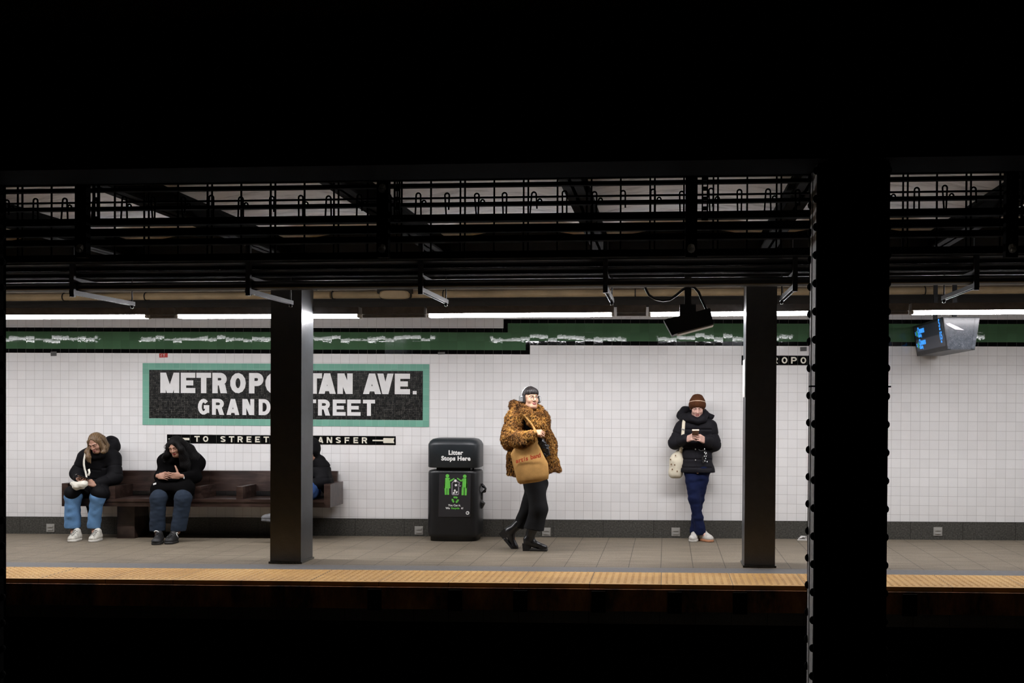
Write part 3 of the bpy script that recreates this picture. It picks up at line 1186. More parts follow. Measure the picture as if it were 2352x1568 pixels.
YN0, YN1 = -6.92, -6.66
xa = X(1872, YN0, 1000); xb = X(2038.5, YN0, 1000)
track_column(xa, xb, YN0, YN1, 'large dark riveted steel column between the tracks, right of the second platform column')
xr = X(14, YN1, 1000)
track_column(xr - (xb - xa), xr, YN0, YN1, 'dark riveted steel column between the tracks cut off by the left edge of the photo', 'unlit_black')  # near-black shaft: its lamp-facing side is darkened by colour

# ================================================================ strip lights
def lampy(px): return float(np.interp(px, [-618, -80, 150, 823, 1180, 2276, 3255], [730.8, 728.4, 727.8, 726.0, 723.9, 716.7, 710.3]))


YLAMP = -1.80
for px0, px1, lab in ((-618, -203, 'lit strip light beyond the left edge of the photo'), (2840, 3255, 'lit strip light beyond the right edge of the photo'), (-75, 338, 'lit strip light at the left end of the row above the blonde woman'),
                      (414, 823, 'lit strip light above the long sign, passing behind the black column'),
                      (988, 1405, 'lit strip light above the litter bin and the person in the fur coat'),
                      (1495, 1912, 'lit strip light passing behind the hanging camera box and second platform column'),
                      (2096, 2512, 'lit strip light at the right end of the row above the hanging display')):
    p0, p1 = at(px0, lampy(px0), YLAMP), at(px1, lampy(px1), YLAMP)
    c = (p0 + p1) / 2
    t = empty('strip_light', c, lab, 'light', 'strip lights along the platform')
    ex = (p1 - p0) / 2
    L = np.linalg.norm(ex)
    u = ex / L
    up = np.cross(u, (0, 1, 0)); up /= np.linalg.norm(up)
    if up[2] < 0: up = -up
    m = MB()
    fw = A3((0, .05, 0))
    # lens: bottom face bright, sides dimmer
    a = [c - ex - fw - up * .0165, c + ex - fw - up * .0165, c + ex + fw - up * .0165, c - ex + fw - up * .0165]
    b = [q + up * .033 for q in a]
    m.hull8(a + b, 1)
    m.bm.faces.ensure_lookup_table()
    for f in m.bm.faces:
        if f.calc_center_median().z < c[2] + (f.calc_center_median().x - c[0]) * u[2] / u[0] - .012: f.material_index = 0
        elif f.calc_center_median().y < YLAMP - .03: f.material_index = 2
    m.build('lens', [M['lamp_lens'], M['lamp_side'], M['lamp_track']], t)
    m = MB()
    hx = u * (L + .02)
    m.obox(c + up * (.0175 + .036), hx, A3((0, .062, 0)), up * .036)
    m.bevel(.004, 1)
    m.build('housing', M['lamp_case'], t)
    for s in (-1, 1):
        m = MB()
        m.obox(c + s * u * (L + .012), u * .011, A3((0, .052, 0)), up * .0175)
        m.build('end_cap', M['lamp_end'], t)
# raceway sections that join the fittings
for pa, pb, lab in ((340, 412, 'short grey raceway joining the strip lights left of the first column'),
                    (826, 985, 'grey raceway with slots joining the strip lights above the sign end'),
                    (1408, 1493, 'short grey raceway joining the strip lights left of the camera box'),
                    (1914, 2094, 'grey raceway joining the strip lights behind the riveted column')):
    p0, p1 = at(pa, lampy(pa), YLAMP), at(pb, lampy(pb), YLAMP)
    p0[2] += .053; p1[2] += .053
    c, ex = (p0 + p1) / 2, (p1 - p0) / 2
    ex = ex * (1 - .04 / np.linalg.norm(ex))
    m = MB()
    m.obox(c, ex, (0, .055, 0), (0, 0, .035))
    m.obox(c - A3((0, 0, .055)), ex, (0, .035, 0), (0, 0, .014))
    tag(m.build('raceway', M['lamp_case'], loc=c), lab, 'raceway', 'raceways between the strip lights')

# ================================================================ pipe on the wall, conduits and their brackets
zp = rel(1100, 675, -.08)
for n_, (xa_, xb_, lab) in enumerate(((XL, X(763, -.08, 675) - .02, 'tan painted pipe high on the wall, left length'),
                                      (X(763, -.08, 675) + .02, XR, 'tan painted pipe high on the wall, right length'))):
    m = MB()
    m.tube([(x, -.08, zp + fz(x)) for x in np.linspace(xa_, xb_, 12)], .041, 14)
    t = m.build('wall_pipe', M['pipe_tan'], loc=((xa_ + xb_) / 2, -.08, zp))
    tag(t, lab, 'pipe', 'tan pipes along the top of the wall')
for px in (763, 333, 145, 1018, 1459, 1797, 2125):
    x = X(px, -.1, 675)
    m = MB()
    m.tube([(x, -.08 + .046 * math.cos(a), zp + fz(x) + .046 * math.sin(a)) for a in np.linspace(0, 2 * math.pi, 16)], .007, 6)
    m.box(x - .009, x + .009, -.03, 0, zp + fz(x) - .04, zp + fz(x) + .04)
    tag(m.build('pipe_clamp', M['black_steel'], loc=(x, -.08, zp + fz(x))), 'black clamp holding the tan pipe to the wall', 'clamp', 'pipe clamps')

zt1 = rel(1200, 661, -3.25)     # underside of the lowest conduits
k = 0
for row, (zz, ys, r) in enumerate(((zt1 + .036, (-3.30, -3.215), .035), (zt1 + .141, (-3.31, -3.23), .030), (zt1 + .205, (-3.30, -3.24), .026))):
    for y in ys:
        m = MB()
        m.tube([(x, y, zz + fz(x)) for x in np.linspace(XL, XR, 14)], r, 12)
        o = m.build('conduit', M['cable'], loc=(-1.7, y, zz))
        tag(o, ('black conduit lying on the lowest tier of the cable brackets', 'black conduit lying on the middle tier of the cable brackets',
                'black conduit lying on the top tier of the cable brackets')[row], 'conduit', 'conduits on the cable brackets')
for px in (180, 580, 972, 1392, 1823, 2235):
    x = X(px, -3.27, 662)
    z0 = fz(x)
    t = empty('cable_bracket', (x, -3.36, zt1 + z0), 'zinc strut bracket with two arms that carries the conduits above the platform edge', 'bracket', 'cable brackets')
    for zz, ye in ((zt1 - .022, -2.32), (zt1 + .088, -2.75)):
        m = MB()
        for s in (-1, 1):
            m.box(x + s * .014, x + s * .021, -3.38, ye, zz + z0 - .018, zz + z0 + .018)
        m.box(x - .02, x + .02, -3.38, ye, zz + z0 + .014, zz + z0 + .02)
        m.build('arm', M['zinc'], t)
    m = MB()
    m.box(x - .02, x + .02, -3.375, -3.34, zt1 - .06 + z0, ZB + z0)
    m.build('upright', M['black_steel'], t)
    m = MB()
    m.tube([(x, -2.34, zt1 - .07 + z0), (x, -2.34, ZB + .05 + z0)], .007, 8)
    m.tube([(x, -2.34, zt1 - .065 + z0), (x, -2.34, zt1 - .04 + z0)], .016, 6)
    m.build('hanger_rod', M['black_steel'], t)

# ---- rack of rails, rods and hooks above the middle of the tracks
YR = -6.30
t = empty('cable_rack', (-1.5, YR, rel(1200, 500, YR)), 'black hanging lattice of rails, rods and hooks above the tracks', 'rack')
for py, half, dy in ((411, .0035, .012), (424, .0105, .02), (452.5, .005, .006), (468, .0105, .02), (500, .020, .03), (524, .022, .02), (548, .017, .03), (585, .02, .03)):  # third-lowest rail is an added dark strip where the ceiling is only shaded
    z = rel(1200, py, YR)
    m = MB()
    m.box(XL, XR, YR - dy, YR + dy, z - half, z + half, slope=True)
    m.build('rail', M['unlit_black'], t)
i = 0
for px in np.arange(46, 2360, 72.6):
    for off in ((0,) if i % 2 else (-5, 5.5)):
        p = at(px + off, 500, YR + .02)
        m = MB()
        m.tube([(p[0], p[1], rel(1200, 588, YR) + fz(p[0])), (p[0], p[1], 3.2 + fz(p[0]))], .0058, 6)
        m.build('rod', M['unlit_black'], t)
    i += 1
i = 0
for px in np.arange(17, 2360, 67.3):
    za, zb_ = rel(1200, 494, YR), rel(1200, 449, YR)
    wd = 5.2 / 407
    c = at(px + random.uniform(-3, 3), 470, YR - .03)
    x, y, z0 = c[0], c[1], fz(c[0])
    zb2 = zb_ + random.uniform(-.008, .008)
    lean = random.uniform(-.01, .01)
    pts = [(x - wd + lean, y, za + z0)] + [(x + wd * math.cos(a), y, zb2 + z0 + wd * math.sin(a)) for a in np.linspace(math.pi, 0, 8)]
    pts.append((x + wd - lean * .5, y, za + z0 + (0 if i % 3 else .03)))
    m = MB()
    m.tube(pts, .0052, 6)
    m.build('hook', M['unlit_black'], t)
    if i % 2 == 0:
        m = MB()
        xx, zz = x + .035, rel(1200, 466, YR) + z0
        m.tube([(xx + .011 * math.cos(a), y - .01, zz + .014 * math.sin(a)) for a in np.linspace(-.5, 3.6, 10)], .005, 6)
        m.build('small_loop', M['unlit_black'], t)
    i += 1
for px, lab in ((190, 'black post hanging from the ceiling at the far left of the cable rack'),
                (881, 'black post hanging from the ceiling left of the fur coat, beside a slotted strut'),
                (1588, 'black post hanging from the ceiling above the camera box'),
                (2322, 'black post hanging from the ceiling at the far right of the cable rack')):
    p = at(px, 480, YR - .10)
    z0 = fz(p[0])
    zl = rel(px, 592, YR - .10) + z0
    q = empty('hanging_post', (p[0], p[1], zl), lab, 'post', 'hanging posts on the cable rack')
    m = MB()
    m.box(p[0] - .033, p[0] + .033, p[1] - .025, p[1] + .025, zl, 3.2 + z0)
    m.build('post', M['unlit_black'], q)
    for py in (566,) + ((428,) if px == 881 else ()):
        pz = rel(px, py, YR - .13) + z0
        m = MB()
        for r0, r1, d0, d1 in ((.021, .021, 0, -.03), (.013, .010, -.03, -.042)):
            R = frame((0, -1, -.9), (0, 0, 1))
            cc = A3((p[0], p[1] - .018, pz))
            m.rings([[cc + R @ A3((-d0, r0 * math.cos(a), r0 * math.sin(a))) for a in np.linspace(0, 2 * math.pi, 8, endpoint=False)],
                     [cc + R @ A3((-d1, r1 * math.cos(a), r1 * math.sin(a))) for a in np.linspace(0, 2 * math.pi, 8, endpoint=False)]], smooth=False)
        m.build('insulator', M['insulator'], q)
    m = MB()
    xs_ = p[0] + .075
    for dx_ in (-.014, .014):
        m.box(xs_ + dx_ - .004, xs_ + dx_ + .004, p[1], p[1] + .02, rel(px, 512, YR) + z0, 3.2 + z0)
    zz = rel(px, 512, YR) + z0
    while zz < 3.1 + z0:
        m.box(xs_ - .014, xs_ + .014, p[1], p[1] + .02, zz, zz + .02)
        zz += .055
    m.build('slotted_strut', M['unlit_black'], q)

# ================================================================ bulkhead light, camera box, display
p0, p1 = at(866, 668, -.2), at(945, 668, -.2)
t = empty('bulkhead_light', (p0 + p1) / 2, 'unlit oval bulkhead light on the wall above the sign end', 'light')
m = MB()
m.box(p0[0], p1[0], -.2, -.12, Z(900, 673, -.2), Z(900, 660, -.2)); m.bevel(.012, 2)
m.build('case', M['frieze'], t)
cx_, cz_ = (p0[0] + p1[0]) / 2, Z(906, 676, -.2)
hw, hh = (p1[0] - p0[0]) * .44, .05
loops = []
for s_, y in ((1.0, -.13), (1.0, -.19), (.93, -.215), (.8, -.225)):
    loops.append([(cx_ + s_ * hw * np.sign(math.cos(a)) * abs(math.cos(a)) ** .45, y, cz_ + s_ * hh * np.sign(math.sin(a)) * abs(math.sin(a)) ** .6) for a in np.linspace(0, 2 * math.pi, 32, endpoint=False)])
m = MB(); m.rings(loops)
m.build('lens', M['pipe_tan'], t)
m = MB()
m.rings([[(cx_ + s_ * hw * 1.06 * np.sign(math.cos(a)) * abs(math.cos(a)) ** .45, y, cz_ + s_ * hh * 1.12 * np.sign(math.sin(a)) * abs(math.sin(a)) ** .6) for a in np.linspace(0, 2 * math.pi, 32, endpoint=False)] for s_, y in ((1, -.12), (1, -.155), (.93, -.16))])
m.build('rim', M['frieze'], t)

YC = -2.55
q = [at(1543.6, 768.8, YC), at(1638.8, 743.8, YC), at(1631, 707, YC), at(1537, 731, YC)]
t = empty('camera_box', (q[0] + q[2]) / 2, 'black tilted camera box hanging from a pole in front of the strip light', 'camera')
dv = A3((0, .26, 0))
m = MB()
m.prism(q, dv); m.bevel(.006, 2)
m.build('body', M['black_steel'], t)
m = MB()
h0, h1 = at(1524, 734, YC - .01), at(1543, 769.5, YC - .01)
e0, e1 = at(1538, 730, YC - .01), at(1548, 768.5, YC - .01)
m.prism([h1, e1, e0, h0], (0, .28, 0))
m.build('sun_hood', M['black_steel'], t)
m = MB()
ax_ = q[1] - q[0]; n_ = A3((ax_[2], 0, -ax_[0])); n_ /= np.linalg.norm(n_)
a_ = q[0] + ax_ * .13
m.hull8([a_ + n_ * .010, q[1] + n_ * .010, q[1] + n_ * .010 + dv, a_ + n_ * .010 + dv, a_ - n_ * .004, q[1] - n_ * .004, q[1] - n_ * .004 + dv, a_ - n_ * .004 + dv])
m.build('bottom_lip', M['white_lip'], t)
m = MB()
pc = at(1580, 690, YC + .12)
m.box(pc[0] - .031, pc[0] + .031, pc[1] - .031, pc[1] + .031, Z(1580, 712, YC + .1), 3.26)
m.build('pole', M['black_steel'], t)
m = MB()
m.box(X(1561, YC + .05, 710), X(1598.5, YC + .05, 710), YC + .03, YC + .21, Z(1580, 727, YC + .1), Z(1580, 700, YC + .1)); m.bevel(.008, 2)
m.build('bracket', M['black_steel'], t)
m = MB()
cpts = [at(x, y, YC + .08) for x, y in ((1481, 655), (1483, 664), (1491, 678), (1505, 686.5), (1522, 690), (1538, 688), (1553, 678), (1568, 665), (1582, 657), (1595, 660), (1605, 671), (1612, 688), (1619, 702), (1623, 712))]
m.tube(cpts, .0125, 10)
m.build('cable', M['cable'], t)

# hanging display: a trapezoid prism with a screen on each sloping side
YF, YBk = -1.40, -.09
ft = [at(2165.5, 727.5, YF), at(2251, 728, YF), at(2239, 803.5, YF), at(2176.5, 804, YF)]
kx = A3((0, YBk - YF, 0))
cc = sum(ft) / 4
t = empty('display_box', cc + kx / 2, 'black hanging train display with blue lettering and a scuffed grey end panel', 'display')
m = MB()
m.prism([ft[3], ft[2], ft[1], ft[0]], kx)
m.bevel(.008, 2)
m.build('body', M['black_steel'], t)


def inner(a, b, c, d, u0, u1, v0, v1, off):
    """sub-rectangle of a quad (a b bottom, d c top)"""
    f = lambda u, v: (a * (1 - u) + b * u) * (1 - v) + (d * (1 - u) + c * u) * v
    n = unit(np.cross(b - a, d - a))
    return [f(u0, v0) + n * off, f(u1, v0) + n * off, f(u1, v1) + n * off, f(u0, v1) + n * off], n


A_, B_, C_, D_ = ft[3], ft[2], ft[1], ft[0]
m_, nt, p_ = new_mat('scuffed_grey_end_panel')
a_ = noise(nt, 26, 5, None, .7)
b_ = noise(nt, 130, 4, None, .7)
c_ = ramp(nt, a_, [(.3, (.014, .016, .019)), (.55, (.025, .028, .033)), (.8, (.055, .058, .065))])
nt.links.new(mix_col(nt, math_n(nt, 'MULTIPLY', math_n(nt, 'SUBTRACT', b_, .60, True), 6, True), c_, (.13, .135, .14)), p_.inputs['Base Color'])
p_.inputs['Roughness'].default_value = .25
p_.inputs['Metallic'].default_value = 0.0
M['scuffed'] = m_
qd, n_ = inner(A_, B_, C_, D_, .02, .98, .03, .97, .001)
m = MB(); m.prism(qd, -n_ * .006); m.build('end_panel', M['scuffed'], t)
for u0, u1 in ((.015, .13), (.87, .985)):
    qd, n_ = inner(A_, B_, C_, D_, u0, u1, .03, .97, .007)
    m = MB(); m.prism(qd, -n_ * .006); m.build('edge_strip', M['scuffed'], t)
m = MB()
qd, n_ = inner(A_, B_, C_, D_, .04, .62, .0, .0, 0)
f_ = lambda u, v: (A_ * (1 - u) + B_ * u) * (1 - v) + (D_ * (1 - u) + C_ * u) * v + A3((0, -.0085, 0))
m.prism([f_(.05, .80), f_(.10, .74), f_(.32, .62), f_(.58, .60), f_(.40, .70), f_(.16, .82)], (0, .006, 0))
m.build('torn_label', M['grey_print'], t)
# screen on the left slope (faces -X); reading direction runs from back to front
bl, br, tr, tl = A_ + kx, A_, D_, D_ + kx
qd, n_ = inner(bl, br, tr, tl, .05, .97, .14, .93, .002)
if n_[0] > 0: n_ = -n_
M['screen'] = emit('dim_blue_screen', (.010, .030, .060), .16)
M['screen2'] = emit('grey_blue_screen_row', (.055, .058, .075), .45)
M['blue_text'] = emit('blue_screen_letters', (.04, .32, .95), 1.15)
M['green_text'] = emit('green_screen_badge', (.06, .45, .30), .5)
ff = lambda u, v, o=0: (bl * (1 - u) + br * u) * (1 - v) + (tl * (1 - u) + tr * u) * v + n_ * o
m = MB(); m.prism([ff(.05, .52, .003), ff(.97, .52, .003), ff(.97, .93, .003), ff(.05, .93, .003)], -n_ * .003)
scr = m.build('screen', M['screen'], t)
m = MB(); m.prism([ff(.05, .14, .0035), ff(.97, .14, .0035), ff(.97, .52, .0035), ff(.05, .52, .0035)], -n_ * .003)
m.build('screen_row', M['screen2'], t)
exr, ezr = br - bl, tl - bl
hgt = np.linalg.norm(ezr)
for v, num, mins in ((.62, '1', '5'), (.24, '2', '15')):
    for s_, u, vv, size, col in (('Queens', .16, v + .10, .19, 'blue_text'), ('Court Sq', .16, v - .02, .085, 'blue_text'), (num, .065, v + .06, .10, 'blue_text'),
                                 (mins, .88, v + .12, .23, 'blue_text'), ('min', .88, v + .03, .06, 'blue_text')):
        text_mesh('lettering', s_, size * hgt / .7 * 1.0, ff(u, vv, .006), exr, ezr, M[col], t, .004, .0005, 'LEFT' if u < .5 else 'CENTER')
    m = MB()
    c_ = ff(.125, v + .10, .006)
    e1, e2 = unit(exr), unit(ezr)
    m.prism([c_ + (e1 * math.cos(a) + e2 * math.sin(a)) * .035 for a in np.linspace(0, 2 * math.pi, 20, endpoint=False)], -n_ * .001)
    m.build('route_badge', M['green_text'], t)
for k_ in (.2, .8):
    m = MB()
    c_ = (C_ + D_) / 2 + kx * k_
    m.box(c_[0] - .02, c_[0] + .02, c_[1] - .02, c_[1] + .02, c_[2] - .01, 3.26)
    m.build('hanger', M['black_steel'], t)

# ================================================================ mosaic signs
def arc(cx, cz, rx, rz, a0, a1, n=14):
    return [(cx + rx * math.cos(a), cz + rz * math.sin(a)) for a in np.linspace(math.radians(a0), math.radians(a1), n)]


def glyph(ch, t, tz):
    """pieces of a block letter in the unit box; t, tz = stroke across / up"""
    R = lambda x0, x1, z0, z1: [(x0, z0), (x1, z0), (x1, z1), (x0, z1)]
    D = lambda xa, za, xb, zb, w: [(xa, za), (xa + w, za), (xb + w, zb), (xb, zb)]

    def band(cx, cz, rx, rz, a0, a1):
        o, i = arc(cx, cz, rx, rz, a0, a1), arc(cx, cz, rx - t, rz - tz, a0, a1)
        return [[o[k], o[k + 1], i[k + 1], i[k]] for k in range(len(o) - 1)]
    if ch == 'T': return [R(0, 1, 1 - tz, 1), R(.5 - t / 2, .5 + t / 2, 0, 1 - tz)]
    if ch == 'E': return [R(0, t, 0, 1), R(t, 1, 0, tz), R(t, 1, 1 - tz, 1), R(t, .86, .5 - tz / 2, .5 + tz / 2)]
    if ch == 'F': return [R(0, t, 0, 1), R(t, 1, 1 - tz, 1), R(t, .86, .46 - tz / 2, .46 + tz / 2)]
    if ch == 'L': return [R(0, t, 0, 1), R(t, 1, 0, tz)]
    if ch == 'I': return [R(.5 - t / 2, .5 + t / 2, 0, 1)]
    if ch == 'N': return [R(0, t, 0, 1), R(1 - t, 1, 0, 1), D(1 - t * 1.25, 0, 0, 1, t * 1.25)]
    if ch == 'M': return [R(0, t, 0, 1), R(1 - t, 1, 0, 1), D(.5 - t * .55, .0, 0, 1, t * 1.05), D(.5 - t * .5, .0, 1 - t * 1.05, 1, t * 1.05)]
    if ch == 'A': return [D(0, 0, .5 - t * .55, 1, t * 1.1), D(1 - t * 1.1, 0, .5 - t * .55, 1, t * 1.1), R(.22, .78, .13, .13 + tz * 1.05)]
    if ch == 'V': return [D(.5 - t * .55, 0, 0, 1, t * 1.1), D(.5 - t * .55, 0, 1 - t * 1.1, 1, t * 1.1)]
    if ch == 'O': return band(.5, .5, .5, .5, 0, 360)
    if ch == 'G': return band(.5, .5, .5, .5, 42, 352) + [R(.52, 1, .5 - tz * .55, .5 + tz * .45), R(1 - t, 1, .12, .5)]
    if ch == 'D': return [R(0, t, 0, 1), R(t, .45, 0, tz), R(t, .45, 1 - tz, 1)] + band(.45, .5, .55, .5, -90, 90)
    if ch == 'P': return [R(0, t, 0, 1), R(t, .55, 1 - tz, 1), R(t, .55, .36, .36 + tz)] + band(.55, .68, .45, .32, -90, 90)
    if ch == 'R': return [R(0, t, 0, 1), R(t, .52, 1 - tz, 1), R(t, .52, .38, .38 + tz), D(1 - t * 1.25, 0, .42, .44, t * 1.2)] + band(.52, .69, .44, .31, -90, 90)
    if ch == 'S':
        return (band(.5, .73, .48, .27, 20, 270) + band(.5, .27, .48, .27, -160, 90))
    if ch == '.': return [R(0, 1, 0, .16)]
    return []


def letter(ch, x0, x1, z0, z1, t, y, mat, parent, depth=.004):
    m = MB()
    for i_, poly in enumerate(glyph(ch, t / (x1 - x0), t * .92 / (z1 - z0))):
        m.prism([(x0 + u * (x1 - x0), y, z0 + v * (z1 - z0)) for u, v in poly], (0, -depth - .00012 * (i_ % 7), 0))
    return m.build('letter', mat, parent)


# big name sign
sx0, sx1 = X(328, 0, 900), X(986, 0, 900)
sz1 = (Z(328, 833, 0) + Z(986, 836.5, 0)) / 2
sz0 = (Z(328, 975, 0) + Z(986, 980.6, 0)) / 2
ix0, ix1 = X(343, 0, 900), X(971.5, 0, 900)
iz1 = (Z(343, 848.5, 0) + Z(971.5, 852.2, 0)) / 2
iz0 = (Z(343, 960, 0) + Z(971.5, 965, 0)) / 2
M['teal_tile'] = tile_mat('sea_green_tile', (.185, .41, .315), (.30, .45, .38), (.0760, .0760), var=.07, gw=.0014, x0=sx0, z0=sz0)
t = empty('station_sign', ((sx0 + sx1) / 2, 0, sz0), 'large black mosaic name sign with ivory letters and a sea green tile border', 'sign')
m = MB()
yb = -.006
for a in ((sx0, ix0, sz0, sz1), (ix1, sx1, sz0, sz1), (ix0, ix1, sz0, iz0), (ix0, ix1, iz1, sz1)):
    m.box(a[0], a[1], yb, -.0005, a[2], a[3])
m.build('border', M['teal_tile'], t)
m = MB(); m.box(ix0, ix1, yb + .001, -.0005, iz0, iz1)
m.build('mosaic_field', M['mosaic'], t)


def c8(v): return 300 + v / 3.2667


def line_letters(items, zt, zb, tk):
    for ch, a, b in items:
        xa_, xb_ = X(c8(a)), X(c8(b))
        z0, z1 = zb, zt
        letter(ch, xa_, xb_, z0, z1, tk * (1.0 if ch != '.' else 1), yb + .0012, M['letter'], t, .0025)


zt1_ = (Z(c8(225), 855.7) + Z(c8(2000), 857.5)) / 2
zb1_ = (Z(c8(225), 902) + Z(c8(2000), 905)) / 2
line_letters((('M', 225, 367), ('E', 378, 487), ('T', 495, 605), ('R', 615, 727), ('O', 748, 866), ('P', 890, 998), ('O', 1012, 1128),
              ('L', 1148, 1225), ('I', 1232, 1300), ('T', 1320, 1437), ('A', 1412, 1540), ('N', 1553, 1667),
              ('A', 1745, 1880), ('V', 1852, 1973), ('E', 1983, 2097), ('.', 2118, 2147)), zt1_, zb1_, .066)
zt2_ = (Z(c8(507), 915.4) + Z(c8(1835), 918)) / 2
zb2_ = (Z(c8(507), 952.2) + Z(c8(1835), 954.5)) / 2
line_letters((('G', 507, 592), ('R', 613, 705), ('A', 722, 817), ('N', 841, 929), ('D', 963, 1052), ('S', 1180, 1268),
              ('T', 1290, 1393), ('R', 1408, 1500), ('E', 1518, 1615), ('E', 1627, 1727), ('T', 1745, 1835)), zt2_, zb2_, .047)


def strip_sign(xa_, xb_, z0, z1, label, text, letters_x, arrows=()):
    t = empty('direction_strip', ((xa_ + xb_) / 2, 0, z0), label, 'sign')
    m = MB(); m.box(xa_, xb_, -.005, -.0005, z0, z1)
    m.build('tile_strip', M['black_tile'], t)
    h = z1 - z0
    for ch, x in zip(text, letters_x):
        if ch == ' ': continue
        wd = .066 if ch not in 'EF' else .058
        letter(ch, x - wd / 2, x + wd / 2, z0 + h * .17, z0 + h * .85, .0165, -.0045, M['letter_cream'], t, .0015)
    for poly in arrows:
        m = MB()
        m.prism([(x, -.0045, z) for x, z in poly], (0, -.0015, 0))
        m.build('arrow', M['letter_cream'], t)


z1s, z0s = (Z(384, 996.8) + Z(909, 1002.0)) / 2, (Z(444, 1017.3) + Z(909, 1022)) / 2
xa_, xb_ = X(384, 0, 1008), X(909, 0, 1008)
cells = [X(453 + 19.85 * i if i < 10 else 837.7 - 20.15 * (19 - i), 0, 1008) for i in range(20)]
ra = lambda px, py: (X(px, 0, py), Z(px, py + (900 - px) * -.0 , 0))
h = z1s - z0s
zz = lambda f: z0s + h * f
xx = lambda px: X(px, 0, 1010)
arr_r = [[(xx(856), zz(.42)), (xx(881), zz(.42)), (xx(881), zz(.58)), (xx(856), zz(.58))],
         [(xx(881), zz(.22)), (xx(906), zz(.22)), (xx(904), zz(.5)), (xx(906), zz(.78)), (xx(881), zz(.78)), (xx(880), zz(.5))]]
arr_l = [[(xx(408), zz(.36)), (xx(435.5), zz(.36)), (xx(435.5), zz(.62)), (xx(408), zz(.62))],
         [(xx(386), zz(.48)), (xx(410), zz(.20)), (xx(410), zz(.80))]]
strip_sign(xa_, xb_, z0s, z1s, 'narrow black tile direction strip with cream letters and arrows above the bench', 'TO STREET   TRANSFER', cells, arr_l + arr_r)
px_cells = [1714 + 21.6 * i for i in range(12)]
z1s, z0s = Z(1820, 816.5), Z(1820, 838.5)
strip_sign(X(1703, 0, 827), X(1966, 0, 827), z0s, z1s, 'small black tile name strip high on the wall left of the riveted column', 'METROPOLITAN',
           [X(v + 1.5, 0, 827) for v in px_cells])

# ---------------------------------------------------------------- stickers, outlets, litter
for name, px0, px1, py0, py1, mat, lab in (
        ('sticker', 116.5, 130, 807.5, 817, 'grey_sticker', 'grey sticker on the tiles near the left end of the wall'),
        ('sticker', 366, 385, 811.5, 820.5, 'red', 'red and white sticker above the left end of the name sign'),
        ('sticker', 1838, 1853, 797, 806, 'grey_sticker', 'grey sticker just above the small name strip'),
        ('sticker', 1006, 1022, 808.5, 813.5, 'grey_sticker', 'dull grey sticker on the lower black band above the litter bin')):
    a, b = at(px0, py1, -.002), at(px1, py0, -.002)
    m = MB()
    m.hull8([(a[0], -.003, a[2] - .003), (b[0], -.003, a[2]), (b[0], -.0002, a[2]), (a[0], -.0002, a[2] - .003),
             (a[0] - .002, -.003, b[2]), (b[0], -.003, b[2] + .003), (b[0], -.0002, b[2] + .003), (a[0] - .002, -.0002, b[2])])
    if mat == 'red':
        for k_ in range(3):
            x = a[0] + (b[0] - a[0]) * (.3 + .18 * k_)
            zc = (a[2] + b[2]) / 2
            m.tube([(x + .010 * math.cos(q) * (1 if k_ % 2 else -1), -.004, zc + .004 * k_ - .004 + .014 * math.sin(q)) for q in np.linspace(-1.2, 1.9, 8)], .0022, 5, mi=1)
    tag(m.build(name, [M[mat], M['white_print']], loc=(a[0], -.002, a[2])), lab, 'sticker')

for px, py, lab in ((116, 1212, 'leftmost silver socket plate on the stone base, left of the blonde woman'), (390, 1211, 'silver socket plate on the stone base behind the legs of the black haired woman'),
                    (962, 1217.5, 'silver socket plate on the stone base left of the litter bin'), (1255, 1221, 'silver socket plate on the stone base just behind the fur coat wearer'),
                    (1552, 1221, 'silver socket plate on the stone base left of the person in the beanie'), (2154, 1220, 'silver socket plate on the stone base at the right end')):
    c = at(px, py, -.02)
    hw = 9.6 / 195
    t = empty('socket_plate', (c[0], -.018, c[2] - hw), lab, 'socket', 'socket plates on the stone base')
    m = MB(); m.box(c[0] - hw, c[0] + hw, -.025, -.018, c[2] - hw, c[2] + hw); m.bevel(.003, 2)
    m.build('plate', M['silver'], t)
    for dz in (.019, -.019):
        m = MB(); m.box(c[0] - .033, c[0] + .033, -.034, -.024, c[2] + dz - .011, c[2] + dz + .011); m.bevel(.007, 2)
        m.build('socket_cover', M['silver'], t)

c = at(1846, 1226, -.10)
m = MB()
r_ = random.Random(3)
for k_ in range(7):
    a = [(c[0] + r_.uniform(-.07, .07), -.10 + r_.uniform(-.05, .03), fz(c[0]) + r_.uniform(.006, .05)) for _ in range(4)]
    n_ = unit(np.cross(A3(a[1]) - a[0], A3(a[2]) - a[0])) * .002
    m.prism(a[:3], n_)
m.prism([(c[0] - .08, -.16, fz(c[0]) + .0005), (c[0] + .05, -.15, fz(c[0]) + .0005), (c[0] + .03, -.06, fz(c[0]) + .0005), (c[0] - .06, -.07, fz(c[0]) + .0005)], (0, 0, .004))
tag(m.build('paper_scrap', M['trash_white'], loc=(c[0], -.1, fz(c[0]))), 'crumpled white paper scrap on the floor against the stone base beside the riveted column', 'litter')

# ================================================================ litter bin
bc = at(1046.5, 1240, -.27)
bx, by, z0 = float(bc[0]), -.27, fz(bc[0])
HW, HD = .304, .215
t = empty('litter_bin', (bx, by, z0), 'black plastic litter bin with a domed lid and a green recycling poster', 'bin')


def sq(hx, hy, z, n=4.5, k=44, dx=0):
    return [(bx + dx + hx * np.sign(math.cos(a)) * abs(math.cos(a)) ** (2 / n), by + hy * np.sign(math.sin(a)) * abs(math.sin(a)) ** (2 / n), z0 + z)
            for a in np.linspace(0, 2 * math.pi, k, endpoint=False)]


